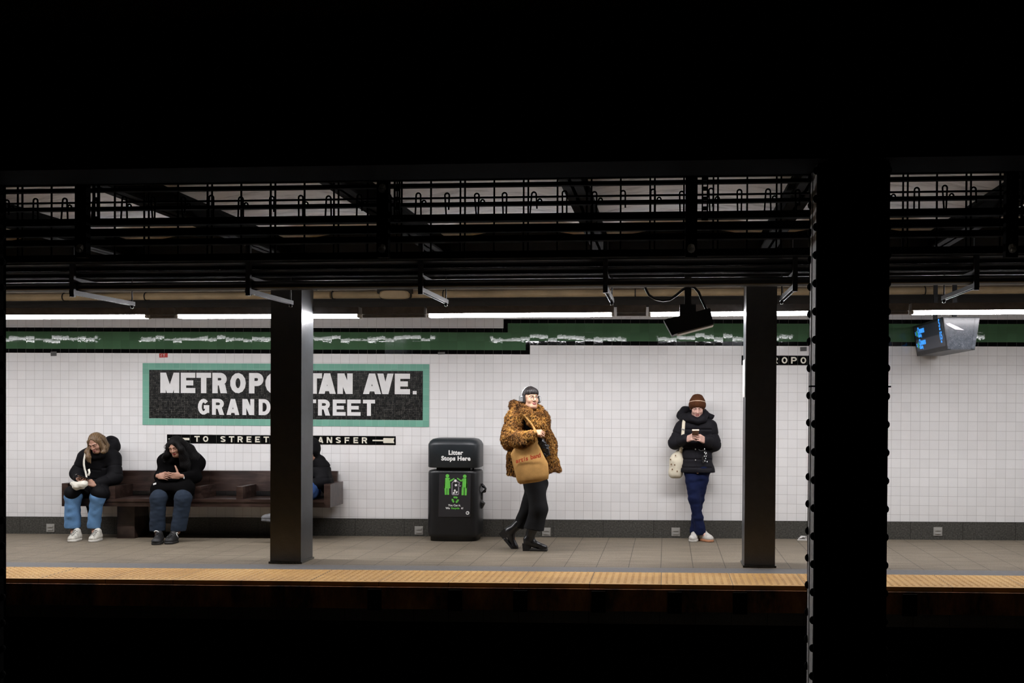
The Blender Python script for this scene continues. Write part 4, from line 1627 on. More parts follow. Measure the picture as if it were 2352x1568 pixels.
YFB = by - HD
hz = lambda py: Z(1046, py, YFB) - z0
zb_top, zl0, zl1, ztop = hz(1081), hz(1074.5), hz(1022), hz(1006.5)
m = MB()
m.rings([sq(HW * .90, HD * .9, 0), sq(HW * .91, HD * .92, .05), sq(HW * .985, HD * .985, .055), sq(HW * 1.0, HD, .09), sq(HW * .99, HD, zb_top - .03), sq(HW * .97, HD * .99, zb_top - .008), sq(HW * .93, HD * .95, zb_top)])
m.build('body', M['bin'], t)
m = MB()
for sx_ in (-1, 1):
    for sy_ in (-1, 1):
        m.box(bx + sx_ * HW * .55 - .03, bx + sx_ * HW * .55 + .03, by + sy_ * HD * .5 - .03, by + sy_ * HD * .5 + .03, z0 + zb_top - .02, z0 + zl0 + .02)
m.box(bx - HW * .6, bx + HW * .6, by - HD * .8, by + HD * .4, z0 + zb_top - .02, z0 + zl0 + .02)
m.build('lid_post', M['bin'], t)
m = MB()
m.rings([sq(HW * .95, HD * .97, zl0), sq(HW * .995, HD * 1.0, zl0 + .008), sq(HW * .995, HD, zl1), sq(HW * .985, HD * .99, zl1 + .012), sq(HW * .93, HD * .90, zl1 + (ztop - zl1) * .55), sq(HW * .84, HD * .78, zl1 + (ztop - zl1) * .85), sq(HW * .68, HD * .6, ztop)])
lid = m.build('lid', M['bin_lid'], t)
pl = lambda px, py, off=.004: at(px, py, YFB - off)
EX, EZ = (1, 0, 0), (0, 0, 1)
text_mesh('lettering', 'Litter', .069, pl(1046.5, 1043.8), EX, EZ, M['white_print'], lid, .0026, spacing=1.06)
text_mesh('lettering', 'Stops Here', .069, pl(1047, 1057), EX, EZ, M['white_print'], lid, .0026, spacing=1.06)
m = MB()
m.prism([pl(1007, 1186.5, .001), pl(1080, 1186.5, .001), pl(1081.5, 1088, .001), pl(1009, 1088, .001)], (0, -.003, 0))
ps = m.build('poster', M['poster'], t)


def pp(v, w_, off=.0065):
    """zoomed poster pixel -> point"""
    return at(940 + v / 5.6, 980 + w_ / 5.6, YFB - off)


def flat(name, polys, mat):
    m = MB()
    for poly in polys:
        m.prism([pp(*q) for q in poly], (0, -.001, 0))
    return m.build(name, mat, ps)


def disc(v, w_, r): return [(v + r * math.cos(a), w_ - r * math.sin(a)) for a in np.linspace(0, 2 * math.pi, 20, endpoint=False)]


flat('printed_figure', [disc(491, 630, 23), [(462, 660), (458, 790), (442, 790), (464, 655)], [(464, 655), (522, 655), (530, 790), (441, 790)], [(453, 790), (480, 790), (480, 873), (458, 873)],
                        [(487, 790), (512, 790), (512, 873), (487, 873)], [(512, 660), (534, 690), (534, 705), (516, 690)], [(528, 684), (576, 658), (584, 670), (534, 704)]], M['green_print'])
flat('printed_figure', [disc(714, 636, 23), [(688, 662), (746, 662), (746, 780), (680, 780)], [(735, 662), (747, 662), (747, 790), (731, 790)], [(676, 775), (704, 775), (700, 878), (672, 878)],
                        [(713, 775), (742, 775), (738, 880), (711, 880)], [(690, 664), (694, 690), (668, 704), (664, 690)], [(612, 664), (622, 655), (674, 690), (668, 706)]], M['green_print'])
flat('printed_bin', [[(545, 720), (556, 720), (556, 868), (545, 868)], [(629, 730), (640, 730), (640, 868), (629, 868)], [(548, 862), (636, 862), (630, 877), (554, 877)], [(545, 722), (570, 695), (580, 702), (556, 726)],
                     [(612, 695), (655, 715), (650, 726), (606, 704)], [(655, 715), (640, 770), (630, 768), (645, 718)], [(625, 760), (665, 752), (668, 762), (628, 776)]], M['grey_print'])
flat('printed_litter', [disc(594, 693, 17), disc(600, 750, 15), [(572, 815), (590, 800), (600, 826), (584, 838)], [(558, 850), (575, 832), (590, 852), (566, 862)], [(596, 846), (612, 822), (624, 838), (606, 856)]], M['white_print'])
tri = []
for k_ in range(3):
    a0 = math.radians(90 + 120 * k_)
    for a_, b_ in ((a0 - .85, a0 - .10), (a0 + .02, a0 + .62)):
        pts_o = [(591 + 47 * math.cos(a), 937 - 44 * math.sin(a)) for a in (a_, (a_ + b_) / 2, b_)]
        pts_i = [(591 + 22 * math.cos(a), 937 - 20 * math.sin(a)) for a in (b_, (a_ + b_) / 2, a_)]
        tri.append(pts_o + pts_i)
flat('recycling_mark', tri, M['green_print'])
text_mesh('lettering', 'You Can it.', .031, pp(582, 1020), EX, EZ, M['white_print'], ps, .0009)
text_mesh('lettering', 'We', .031, pp(495, 1057), EX, EZ, M['white_print'], ps, .0009)
text_mesh('lettering', 'Recycle', .031, pp(592, 1057), EX, EZ, M['green_print'], ps, .0009)
text_mesh('lettering', 'it!', .031, pp(680, 1057), EX, EZ, M['white_print'], ps, .0009)
flat('round_mark', [disc(750, 1107, 23)], M['white_print'])
m = MB()
m.prism([pp(735, 1101, .008), pp(752, 1096, .008), pp(762, 1107, .008), pp(750, 1118, .008), pp(740, 1112, .008)], (0, -.001, 0))
m.build('round_mark', M['poster'], ps)
# torn plastic hanging at the bin's right side
m = MB()
rx = bx + HW
zz_ = lambda py: Z(1108, py, by)
m.tube([(rx + .002, by - .02, zz_(1110)), (rx + .02, by - .02, zz_(1116)), (rx + .05, by - .03, zz_(1121)), (rx + .04, by - .03, zz_(1127)), (rx + .008, by - .02, zz_(1131)), (rx + .006, by - .02, zz_(1147))], [.012, .02, .013, .02, .010, .006], 6)
m.hull8([(rx + .001, by - .04, zz_(1167)), (rx + .016, by - .04, zz_(1167)), (rx + .016, by - .02, zz_(1167)), (rx + .001, by - .02, zz_(1167)),
         (rx + .001, by - .05, zz_(1152)), (rx + .046, by - .05, zz_(1155)), (rx + .046, by - .01, zz_(1155)), (rx + .001, by - .01, zz_(1147))])
tag(m.build('torn_bag', M['phone'], loc=(rx, by, zz_(1147))), 'torn black plastic scraps hanging at the right side of the litter bin', 'litter')

# ================================================================ bench
bxl, bxr = X(143, -.55, 1130), X(760, -.55, 1130)
YS = -.55
t = empty('bench', ((bxl + bxr) / 2, -.3, fz((bxl + bxr) / 2)), 'long dark wooden bench with low armrests against the tiled wall', 'bench')
hs1, hs0 = rel(330, 1145.5, YS), rel(330, 1163, YS)
hb1, hb0 = rel(560, 1081, -.10), rel(560, 1127, -.12)
m = MB(); m.box(bxl, bxr - .05, YS, -.025, hs1 - .035, hs1, slope=True); m.box(bxl + .01, bxr - .06, YS + .008, YS + .05, hs0, hs1 - .035, slope=True); m.bevel(.008, 2)
m.build('seat', M['wood'], t)
m = MB()
xbr = X(775, -.09, 1095)
for a, b in ((bxl + .02, (bxl + xbr) / 2 - .003), ((bxl + xbr) / 2 + .003, xbr)):
    m.hull8([(a, -.135, hb0 + fz(a)), (b, -.135, hb0 + fz(b)), (b, -.095, hb0 + fz(b)), (a, -.095, hb0 + fz(a)),
             (a, -.085, hb1 + fz(a)), (b, -.085, hb1 + fz(b)), (b, -.045, hb1 + fz(b)), (a, -.045, hb1 + fz(a))])
m.bevel(.006, 2)
m.build('backrest', M['wood'], t)
ha = rel(452, 1117.5, YS)
for k_, px in enumerate((150, 248, 346, 445, 541, 643, 752)):
    xa = X(px, YS, 1130)
    wd = .075
    m = MB()
    if k_ in (0, 6):
        m.box(xa - .037, xa + .037, YS - .01, -.09, hs0, ha + .035, slope=True)
    else:
        ye = YS + .02
        m.box(xa, xa + wd, ye, -.13, hs1, ha, slope=True)
    m.bevel(.010, 3)
    m.build('armrest', M['wood'], t)
for px in (262, 650):
    xa = X(px, YS, 1200)
    m = MB(); m.box(xa - .05, xa + .16, YS + .16, -.06, 0, hs1 - .04, slope=True); m.bevel(.006, 2)
    m.build('leg', M['wood'], t)
m = MB(); m.box(bxl + .2, bxr - .2, -.20, -.15, hs0 - .01, hs0 + .05, slope=True)
m.build('rear_rail', M['wood'], t)
HSEAT = hs1

# ================================================================ people
def hand_pose(wrist, x, back, thumb_dir, s=.95, **kw):
    R = frame(x, back)
    side = 1 if R[:, 1] @ A3(thumb_dir) > 0 else -1
    return (R, A3(wrist), s, dict(side=side, **kw))


def person(name, base, label, parts, skin, lips='lips', eye='eye_white'):
    o = solid(name, parts, [M[skin], M[lips], M['brow'], M[eye]], None, loc=base)
    return tag(o, label, 'person')


def lerp(a, b, t): return A3(a) * (1 - t) + A3(b) * t


def floor_at(px, Y):
    x = X(px, Y, 1240)
    return A3((x, Y, fz(x)))


def seams(zs, amp=.010, wdt=.008):
    def f(P):
        d = np.zeros(len(P))
        for z in zs: d += amp * np.exp(-((P[:, 2] - z) / wdt) ** 2)
        return d
    return f


def addf(*fs): return lambda P: sum(f(P) for f in fs)


def along_seams(segs, step, amp=.008, wdt=.008, rad=.2):
    """quilting rings along limb segments"""
    def f(P):
        best = np.full(len(P), 9.0); out = np.zeros(len(P))
        for a, b in segs:
            a, b = A3(a), A3(b)
            ab = b - a; L = np.linalg.norm(ab)
            tu = (P - a) @ ab / L ** 2
            t = np.clip(tu, 0, 1)
            d = np.linalg.norm(P - a - t[:, None] * ab, axis=1)
            s = t * L
            v = amp * np.exp(-(((s + step / 2) % step - step / 2) / wdt) ** 2) * np.clip(14 * tu * (1 - tu), 0, 1)
            m = d < best
            out[m] = v[m]; best[m] = d[m]
        return out
    return f


def strap(name, pts, w, th, mat, parent, nrm=(0, -1, 0), own=True):
    """flat band along a path"""
    pts = [A3(p) for p in pts]
    loops = []
    for i, p in enumerate(pts):
        t = unit(pts[min(i + 1, len(pts) - 1)] - pts[max(i - 1, 0)])
        s = unit(np.cross(t, A3(nrm)))
        n = np.cross(s, t)
        loops.append([p + s * w + n * th, p - s * w + n * th, p - s * w - n * th, p + s * w - n * th])
    m = MB(); m.rings(loops)
    return m.build(name, M[mat], parent)


def spline(pts, n=6):
    """Catmull-Rom through pts"""
    P = [A3(p) for p in pts]
    P = [2 * P[0] - P[1]] + P + [2 * P[-1] - P[-2]]
    out = []
    for i in range(1, len(P) - 2):
        for t in np.linspace(0, 1, n, endpoint=False):
            out.append(.5 * (2 * P[i] + (P[i + 1] - P[i - 1]) * t + (2 * P[i - 1] - 5 * P[i] + 4 * P[i + 1] - P[i + 2]) * t * t
                             + (3 * P[i] - P[i - 1] - 3 * P[i + 1] + P[i + 2]) * t ** 3))
    return out + [P[-2]]


def phone(c, ax, nrm, label, back='phone', edge='phone', L=.15, Wd=.074, th=.009):
    """ax = long axis, nrm = screen normal"""
    R = frame(ax, nrm)
    c = A3(c)
    t = empty('phone', c, label, 'phone')
    m = MB(); m.obox(c, R[:, 0] * L / 2, R[:, 1] * Wd / 2, R[:, 2] * th / 2); m.bevel(.0045, 3)
    m.build('case', M[back], t)
    m = MB(); m.obox(c + R[:, 2] * (th / 2), R[:, 0] * (L / 2 - .004), R[:, 1] * (Wd / 2 - .003), R[:, 2] * .0008)
    m.build('screen', M['phone'], t)
    return t, R


# ---------------------------------------------------------------- person leaning on the wall, brown beanie
f5 = lambda cx, cy, Y: at(1500 + cx / 4.125, 880 + cy / 4.126, Y)
J = dict(neck=f5(412, 350, -.18), chest=f5(412, 480, -.18), shL=f5(276, 420, -.17), shR=f5(544, 420, -.17),
         elL=f5(208, 565, -.21), elR=f5(578, 580, -.21), wrL=f5(318, 528, -.35), wrR=f5(498, 540, -.35),
         hipL=f5(360, 810, -.20), hipR=f5(468, 810, -.20), knL=f5(392, 1095, -.27), knR=f5(428, 1095, -.18),
         anL=f5(448, 1400, -.27), anR=f5(398, 1395, -.19))
sL_h, sL_t = floor_at(1608.5, -.20), floor_at(1636, -.375)
sR_h, sR_t = floor_at(1598, -.15), floor_at(1590, -.385)
J['toeL'], J['toeR'] = lerp(sL_h, sL_t, .7) + (0, 0, .035), lerp(sR_h, sR_t, .7) + (0, 0, .035)
HR, HT = rot(0, .36, .0), f5(419, 226, -.235)
phc = f5(401, 470, -.47)
hL = hand_pose(f5(326, 528, -.375), (.50, -.62, .22), (-.75, -.62, .25), (.3, 0, 1), .98, curl=(.55, 1.0, .6), thumb=.55)
hR = hand_pose(f5(486, 540, -.375), (-.56, -.60, .26), (.70, -.70, .1), (-.3, 0, 1), .98, curl=(.50, 1.05, .6), thumb=.55)
P5 = person('person', floor_at(1603, -.22), 'person in a brown beanie and black puffer jacket leaning on the tiled wall',
            body_parts(J, (HR, HT, .98, dict(eyes='down')), (hL, hR)), 'skin_pink')
cz = lambda y: float(f5(412, y, -.3)[2])
hemz = cz(848)
pr = [cap(f5(412, 440, -.17), f5(415, 800, -.19), .150, .176, .05, ((0, 1, 0), .68)),
      cap(f5(330, 420, -.17), f5(490, 420, -.17), .105, .105, .05, ((0, 1, 0), .9)),
      cap(f5(338, 830, -.19), f5(497, 838, -.19), .098, .098, .05, ((0, 1, 0), 1.1))]
for s in 'LR':
    pr += [cap(J['sh' + s], J['el' + s], .080, .072, .05), cap(J['el' + s], lerp(J['el' + s], J['wr' + s], .93), .074, .056, .03)]
qs = seams([cz(438), cz(622), cz(722), cz(800)], .011, .008)
tors = lambda P: np.where(np.abs(P[:, 0] - float(f5(412, 500, -.2)[0])) < .17, 1.0, 0.0)
limbs = along_seams([(J['shL'], J['elL']), (J['elL'], J['wrL']), (J['shR'], J['elR']), (J['elR'], J['wrR'])], .095, .008, .008)
placket = lambda P: .006 * np.exp(-((P[:, 0] - float(f5(408, 700, -.3)[0])) / .005) ** 2) * (P[:, 1] < -.2)
coat5 = blob('puffer_jacket', pr, .0075, [M['coat_ink']], P5,
             disp=addf(lambda P: qs(P) * tors(P) + limbs(P) * (1 - tors(P)) + placket(P) - .004, folds(51, .0045, 14)), cut=lambda P: hemz - P[:, 2])
pr = chain([f5(268, 292, -.13), f5(300, 262, -.10), f5(350, 250, -.09)], [.050, .05, .04], .03)
pr += chain([f5(262, 310, -.14), f5(300, 335, -.20), f5(370, 345, -.27), f5(420, 360, -.29)], [.042, .050, .042, .036], .03)
pr += chain([f5(420, 360, -.29), f5(470, 335, -.26), f5(492, 295, -.20), f5(480, 270, -.12)], [.036, .042, .038, .04], .03)
pr += chain([f5(492, 300, -.15), f5(535, 318, -.14), f5(556, 314, -.14), f5(577, 306, -.14)], [.045, .034, .016, .004], .02)
pr += [ell(f5(412, 320, -.10), (.115, .07, .075), k=.04), cap(f5(340, 300, -.19), f5(352, 330, -.24), .03, .03, .02)]
blob('hood', pr, .006, M['coat_ink'], coat5, disp=folds(52, .006, 16))
for y in (625, 728):
    c = f5(402, y, -.33)
    m = MB(); rivets(m, c[0], c[1] + .012, c[2], (0, -1, 0), .008); m.build('snap_button', M['silver'], coat5)
legs = [cap(J['hipL'], J['knL'], .090, .066, .03), cap(J['knL'], lerp(J['knL'], J['anL'], .55), .066, .052, .03), cap(lerp(J['knL'], J['anL'], .55), J['anL'], .052, .066, .03),
        cap(J['hipR'], J['knR'], .092, .066, .03), cap(J['knR'], lerp(J['knR'], J['anR'], .55), .066, .052, .03), cap(lerp(J['knR'], J['anR'], .55), J['anR'], .052, .066, .03),
        ell((J['hipL'] + J['hipR']) / 2 + (0, 0, .02), (.150, .092, .09), k=.05)]
blob('trousers', legs, .0075, M['jeans_navy'], P5, disp=addf(folds(53, .0045, 13, (1, 1, .7)), folds(54, .004, 26, (1, 1, 2))),
     cut=lambda P: float(f5(400, 1428, -.22)[2]) - P[:, 2])
shoe(P5, sL_h, sL_t, 'shoe', (M['sneaker_grey'], M['sole_tan']), laces=M['lace_white'])
shoe(P5, sR_h, sR_t, 'shoe', (M['sneaker_grey'], M['sole_white']), laces=M['lace_white'])
# beanie, worn tipped back
HB = rot(0, -.20, 0)
HIN = lambda P: (P - HT) @ HB
hc = HT + HR @ A3((0, .016, .046))
bn = [ell(hc, (.0925, .112, .090), HB, k=.02), ell(hc + HB @ A3((-.018, .01, .072)), (.036, .05, .026), HB, k=.03), ell(hc + HB @ A3((.024, .01, .070)), (.034, .05, .026), HB, k=.03),
      ell(hc + HB @ A3((0, 0, -.03)), (.0955, .112, .060), HB, k=.015)]
beanie = blob('beanie', bn, .0036, [M['beanie'], M['cream']], P5,
              cut=lambda P: (-.020 - .034 * np.clip((np.abs(HIN(P)[:, 0]) - .045) / .03, 0, 1) - HIN(P)[:, 2]) * .98,
              disp=lambda P: .0012 * np.sin(np.arctan2(HIN(P)[:, 0], HIN(P)[:, 1]) * 46) - .0025 * (HIN(P)[:, 2] < .048),
              zones=lambda C: (np.abs(HIN(C)[:, 2] - .0515) < .0040).astype(int))
# tote on the shoulder
pb = []
bag = empty('shoulder_bag', f5(215, 880, -.2), 'cream canvas bag with small dark marks beside the black puffer jacket', 'bag')
prims = chain([f5(245, 660, -.20), f5(222, 740, -.20), f5(208, 840, -.20)], [.045, .078, .078], .04, ((0, 1, 0), .75))
prims += chain([f5(230, 770, -.19), f5(238, 860, -.19)], [.05, .035], .04)
blob('pouch', prims, .006, M['canvas'], bag, disp=addf(folds(55, .006, 22, (1.4, 1, .4)), lambda P: 0 * P[:, 0]))
strap('strap', spline([f5(300, 350, -.20), f5(291, 366, -.285), f5(286, 430, -.315), f5(280, 500, -.325), f5(268, 580, -.30), f5(262, 650, -.235)]), .018, .0025, 'canvas', bag)
strap('strap_buckle', [f5(284, 432, -.322), f5(282, 440, -.323)], .020, .004, 'lace_grey', bag)
m = MB()
for cx_, cy_ in ((165, 720), (212, 682), (172, 765), (182, 812), (205, 770), (228, 830)):
    c = f5(cx_, cy_, -.20)
    d = (f5(215, cy_, -.2) - c)[0]
    c[1] = -.2 - .062 * max(.15, 1 - (d / .085) ** 2) ** .5 - .002
    m.obox(c, (.006, 0, 0), (0, .003, 0), (0, 0, .008))
m.build('printed_mark', M['phone_case'], bag)
t_, R_ = phone(phc, (0, -.88, .44), (0, .44, .88), 'phone in a brown patterned case held by the person in the beanie', 'phone_case')
m = MB(); m.obox(phc + R_[:, 0] * .072, R_[:, 0] * .006, R_[:, 1] * .0385, R_[:, 2] * .0075); m.bevel(.003, 2)
m.build('end_bumper', M['phone_gold'], t_)
tr = empty('key_charm', f5(500, 750, -.33), 'cluster of black and white key charms clipped on the puffer jacket', 'charm')
m = MB()
for k_ in range(9):
    c = f5(490 + random.uniform(-22, 28), 640 + k_ * 13, -.325 - random.uniform(0, .02))
    m.obox(c, (random.uniform(.006, .012), 0, .004), (0, .005, 0), (-.003, 0, random.uniform(.008, .016)))
m.bevel(.002, 1)
m.build('charm', M['sole_dark'], tr)
m = MB()
for cx_, cy_ in ((488, 622), (488, 655), (497, 668), (486, 690), (505, 660), (498, 712), (492, 735), (512, 742), (503, 690)):
    c = f5(cx_, cy_, -.352)
    m.obox(c, (.004, 0, .001), (0, .006, 0), (-.001, 0, .006))
m.build('bead', M['white_print'], tr)
m = MB()
m.tube(spline([f5(430, 625, -.325), f5(455, 640, -.335), f5(485, 632, -.335), f5(492, 648, -.34)]), .006, 6)
m.build('cord', M['sole_dark'], tr)

# ---------------------------------------------------------------- person walking in the leopard coat
f4 = lambda cx, cy, Y: at(1110 + cx / 3.732, 870 + cy / 3.733, Y)
J = dict(neck=f4(385, 275, -1.10), chest=f4(395, 430, -1.10), shL=f4(290, 350, -1.20), shR=f4(480, 350, -1.00), elL=f4(240, 525, -1.26), elR=f4(560, 540, -1.02),
         wrL=f4(432, 470, -1.42), wrR=f4(540, 640, -1.18), hipL=f4(440, 880, -1.16), hipR=f4(440, 880, -.98), knL=f4(475, 1120, -1.19), knR=f4(385, 1085, -1.02),
         anL=f4(398, 1384, -1.165), anR=f4(247, 1318, -1.01), toeL=f4(520, 1450, -1.17), toeR=f4(270, 1430, -1.01), front=(.35, -.9, 0))
HR, HT = rot(.60, -.06, .02), f4(405, 166, -1.13)
hL = hand_pose(f4(432, 468, -1.43), (.92, -.30, .10), (-.2, -.75, .6), (.5, 0, 1), 1.02, curl=(1.25, 1.55, 1.0), thumb=.7, thumb_in=.5)
base = floor_at(1206, -1.12)
P4 = person('person', base, 'person with a black bowl cut walking in a leopard fur coat',
            body_parts(J, (HR, HT, 1.0, dict(eyes='open', nose=1.6)), (hL,)), 'skin_warm')
hair_l = [ell((0, .016, .040), (.0845, .104, .090), k=.02), ell((0, -.045, .062), (.066, .050, .045), k=.02)]
H4 = lambda P: (P - HT) @ HR
blob('hair', xf(hair_l, HR, HT), .0034, M['hair_bowl'], P4,
     disp=lambda P: .0022 * np.sin(np.arctan2(H4(P)[:, 0], H4(P)[:, 1] - .02) * 38 + 25 * H4(P)[:, 2]),
     cut=lambda P: np.where(H4(P)[:, 1] < -.02, .041 - .10 * np.clip(np.abs(H4(P)[:, 0]) - .035, 0, 1) + .003 * np.sin(H4(P)[:, 0] * 330), np.where(H4(P)[:, 1] < .03, .012, -.06)) - H4(P)[:, 2])
# glasses
m = MB()
for s in (-1, 1):
    cen = A3((s * .031, -.099, .000))
    m.tube([HT + HR @ (cen + A3((.021 * math.cos(a), .004 * abs(math.cos(a)), .018 * math.sin(a)))) for a in np.linspace(0, 2 * math.pi, 22)], .0016, 6)
    m.tube([HT + HR @ A3(v) for v in ((s * .052, -.095, .004), (s * .070, -.06, .006), (s * .078, .0, .004))], .0016, 6)
m.tube([HT + HR @ A3(v) for v in ((-.010, -.101, .004), (0, -.105, .007), (.010, -.101, .004))], .0016, 6)
m.build('eyeglasses', M['wire'], P4)
# headphones
hp = empty('headphones', HT + HR @ A3((0, .01, .10)), 'silver over-ear headphones on the head of the walking person', 'headphones')
m = MB()
m.tube([HT + HR @ A3((.094 * math.cos(a), .022, .012 + .118 * math.sin(a))) for a in np.linspace(0, math.pi, 24)], .0075, 8)
m.build('headband', M['chrome'], hp)
for s in (-1, 1):
    R = HR @ rot(0, 0, 0)
    blob('ear_cushion', xf([rbox((s * .086, .008, -.012), (.006, .020, .030), rd=.010, k=.005)], HR, HT), .003, M['foam'], hp)
    blob('ear_cup', xf([rbox((s * .105, .012, -.010), (.003, .011, .021), rd=.017, k=.005)], HR, HT), .003, [M['chrome']], hp)
    m = MB(); m.obox(HT + HR @ A3((s * .118, .012, -.010)), HR @ A3((.005, 0, 0)), HR @ A3((0, .013, 0)), HR @ A3((0, 0, .021))); m.bevel(.0018, 1)
    m.build('cup_trim', M['mint'], hp)
# trousers and boots
tro = [cap(J['hipL'], J['knL'], .110, .098, .04), cap(J['knL'], f4(432, 1290, -1.18), .098, .114, .04, ((0, 1, 0), .8)),
       cap(J['hipR'], f4(412, 1060, -1.02), .095, .085, .04), cap(f4(405, 1060, -1.02), f4(310, 1250, -1.01), .088, .062, .05),
       cap(f4(430, 830, -1.1), f4(450, 900, -1.08), .13, .135, .05, ((0, 1, 0), .85))]
nz_ = unit(f4(360, 1245, -1.1) - f4(250, 1222, -1.1))
blob('trousers', tro, .0075, M['trousers_black'], P4, disp=addf(folds(41, .006, 9, (1.5, 1, .35)), folds(42, .004, 18)),
     cut=lambda P: np.where(P[:, 1] < -1.085, float(f4(450, 1292, -1.18)[2]) + (P[:, 0] - float(f4(450, 1292, -1.18)[0])) * -.16 - P[:, 2], float(f4(300, 1272, -1.0)[2]) - .3 * (P[:, 0] - float(f4(300, 1272, -1.0)[0])) - P[:, 2]))


def boot(parent, heel, fwd, upv, shaft_top, mat):
    """heel = back end of the sole; fwd, upv = directions of the foot"""
    R = frame(fwd, upv)
    heel = A3(heel)
    T = lambda v: heel + R @ A3(v)
    P = [cap(T((.055, 0, .105)), T((.125, 0, .075)), .038, .037, .03, (R[:, 1], .9)), cap(T((.125, 0, .075)), T((.215, 0, .045)), .037, .031, .03, (R[:, 1], 1.15)),
         cap(T((.215, 0, .045)), T((.245, 0, .042)), .032, .026, .02, (R[:, 1], 1.2)), cap(T((.068, 0, .11)), shaft_top, .046, .058, .04),
         cap(T((.05, 0, .085)), T((.05, 0, .11)), .036, .04, .02)]
    o = blob('boot', P, .0055, M['boot'], parent, disp=folds(43, .0025, 26), cut=lambda Q: .022 - ((Q - heel) @ R)[:, 2] - np.clip(.16 - ((Q - heel) @ R)[:, 0], 0, .16) * -.36)
    S = [rbox(T((.175, 0, .013)), (.088, .030, .008), R, .006, .01)]
    blob('sole', S, .005, M['sole_dark'], o)
    m = MB()
    m.hull8([T((.008, -.031, 0)), T((.078, -.031, 0)), T((.078, .031, 0)), T((.008, .031, 0)), T((.0, -.034, .082)), T((.098, -.034, .066)), T((.098, .034, .066)), T((.0, .034, .082))])
    m.bevel(.006, 2)
    m.build('heel', M['sole_dark'], o)
    return o


hl = floor_at(1110 + 338 / 3.732, -1.165)
boot(P4, hl, (1, -.06, 0), (0, 0, 1), f4(418, 1290, -1.17), M['boot'])
toe = f4(287, 1464, -1.01)
fw4 = unit(f4(262, 1462, -1.01) - f4(143, 1322, -1.01))
toe[2] = max(toe[2], fz(toe[0]) + .01)
heel4 = f4(132, 1322, -1.01)
up4 = A3((-fw4[2], 0, fw4[0]))
boot(P4, heel4, fw4, up4, f4(310, 1235, -1.01), M['boot'])
# top under the coat
blob('top', [cap(f4(390, 330, -1.26), f4(475, 500, -1.29), .085, .09, .03, ((0, 1, 0), .5))], .008, M['sweat_black'], P4)


def fur_blades(v, q, n, L, seed, gravity=.75, side=.4, w=.0045):
    r = np.random.default_rng(seed)
    a, b, c, d = (v[q[:, i]] for i in range(4))
    nn = np.cross(c - a, d - b)
    ar = np.linalg.norm(nn, axis=1)
    nn = nn / (ar[:, None] + 1e-12)
    f = r.choice(len(q), n, p=ar / ar.sum())
    u, t = r.random((n, 1)), r.random((n, 1))
    p = (a[f] * (1 - u) + b[f] * u) * (1 - t) + (d[f] * (1 - u) + c[f] * u) * t
    nf = nn[f]
    lump = fnoise(seed + 1, 20, 22)
    g = np.array([0, 0, -1.0]) + .35 * np.stack([lump(p), lump(p[:, [1, 2, 0]]), lump(p[:, [2, 0, 1]])], 1)
    d1 = nf * .55 + g * gravity + r.normal(size=(n, 3)) * side * .5
    d1 /= np.linalg.norm(d1, axis=1)[:, None]
    s = np.cross(d1, nf + r.normal(size=(n, 3)) * .5)
    s /= np.linalg.norm(s, axis=1)[:, None] + 1e-9
    ln = L * r.uniform(.6, 1.25, (n, 1))
    ww = w * r.uniform(.6, 1.3, (n, 1))
    p0 = p - nf * .004
    p1 = p + d1 * ln * .5 + nf * .004
    p2 = p + d1 * ln + g * .25 * ln
    V = np.stack([p0 - s * ww, p0 + s * ww, p1 - s * ww * .8, p1 + s * ww * .8, p2 - s * ww * .12, p2 + s * ww * .12], 1).reshape(-1, 3)
    o = np.arange(n)[:, None] * 6
    Q = np.concatenate([o + np.array([0, 1, 3, 2]), o + np.array([2, 3, 5, 4])])
    return V, Q, 0


zh = float(f4(400, 806, -1.2)[2])
fu = [cap(f4(385, 390, -1.10), f4(415, 640, -1.10), .165, .215, .06, ((0, 1, 0), .72)), cap(f4(415, 640, -1.10), f4(425, 850, -1.10), .215, .235, .06, ((0, 1, 0), .72)),
      cap(f4(520, 430, -1.12), f4(585, 780, -1.10), .060, .085, .05), cap(f4(590, 800, -1.10), f4(600, 840, -1.10), .08, .08, .05),
      cap(f4(275, 640, -1.12), f4(270, 840, -1.12), .080, .085, .05),
      cap(f4(290, 340, -1.17), f4(460, 350, -1.02), .11, .10, .05),
      cap(f4(285, 345, -1.20), f4(240, 515, -1.28), .108, .100, .05), cap(f4(242, 520, -1.28), f4(330, 520, -1.36), .098, .085, .05), cap(f4(330, 520, -1.40), f4(412, 482, -1.45), .085, .058, .04),
      cap(f4(490, 380, -1.02), f4(560, 560, -1.02), .09, .08, .05)]
hemf = lambda P: zh + .10 * (P[:, 0] - float(f4(425, 806, -1.2)[0])) - P[:, 2] + .01 * np.sin(P[:, 0] * 40)
dsp = addf(folds(44, .010, 13), lambda P: .006 * np.sin((P[:, 2] + .25 * (P[:, 0] - base[0])) * 165) * np.exp(-((P[:, 0] - float(f4(235, 440, -1.25)[0])) / .10) ** 2) * (P[:, 2] > float(f4(0, 560, -1.25)[2])))
v, q = net(fu, .009, dsp, hemf)
coat = solid('fur_coat', [(v, q, 0), fur_blades(v, q, 52000, .019, 5, w=.0030)], M['fur'], P4)
co = chain([f4(268, 228, -1.05), f4(296, 240, -1.16), f4(362, 288, -1.26), f4(425, 338, -1.32), f4(475, 400, -1.34)], [.040, .046, .048, .052, .048], .03)
co += chain([f4(268, 225, -1.05), f4(330, 245, -.98), f4(420, 255, -.98), f4(470, 265, -1.08)], [.045, .06, .06, .045], .03)
co += chain([f4(455, 265, -1.12), f4(505, 310, -1.16), f4(528, 350, -1.20), f4(520, 430, -1.24)], [.040, .046, .040, .035], .03)
co += chain([f4(475, 390, -1.33), f4(520, 470, -1.30), f4(555, 600, -1.24)], [.046, .042, .035], .03)
v, q = net(co, .008, folds(45, .010, 24))
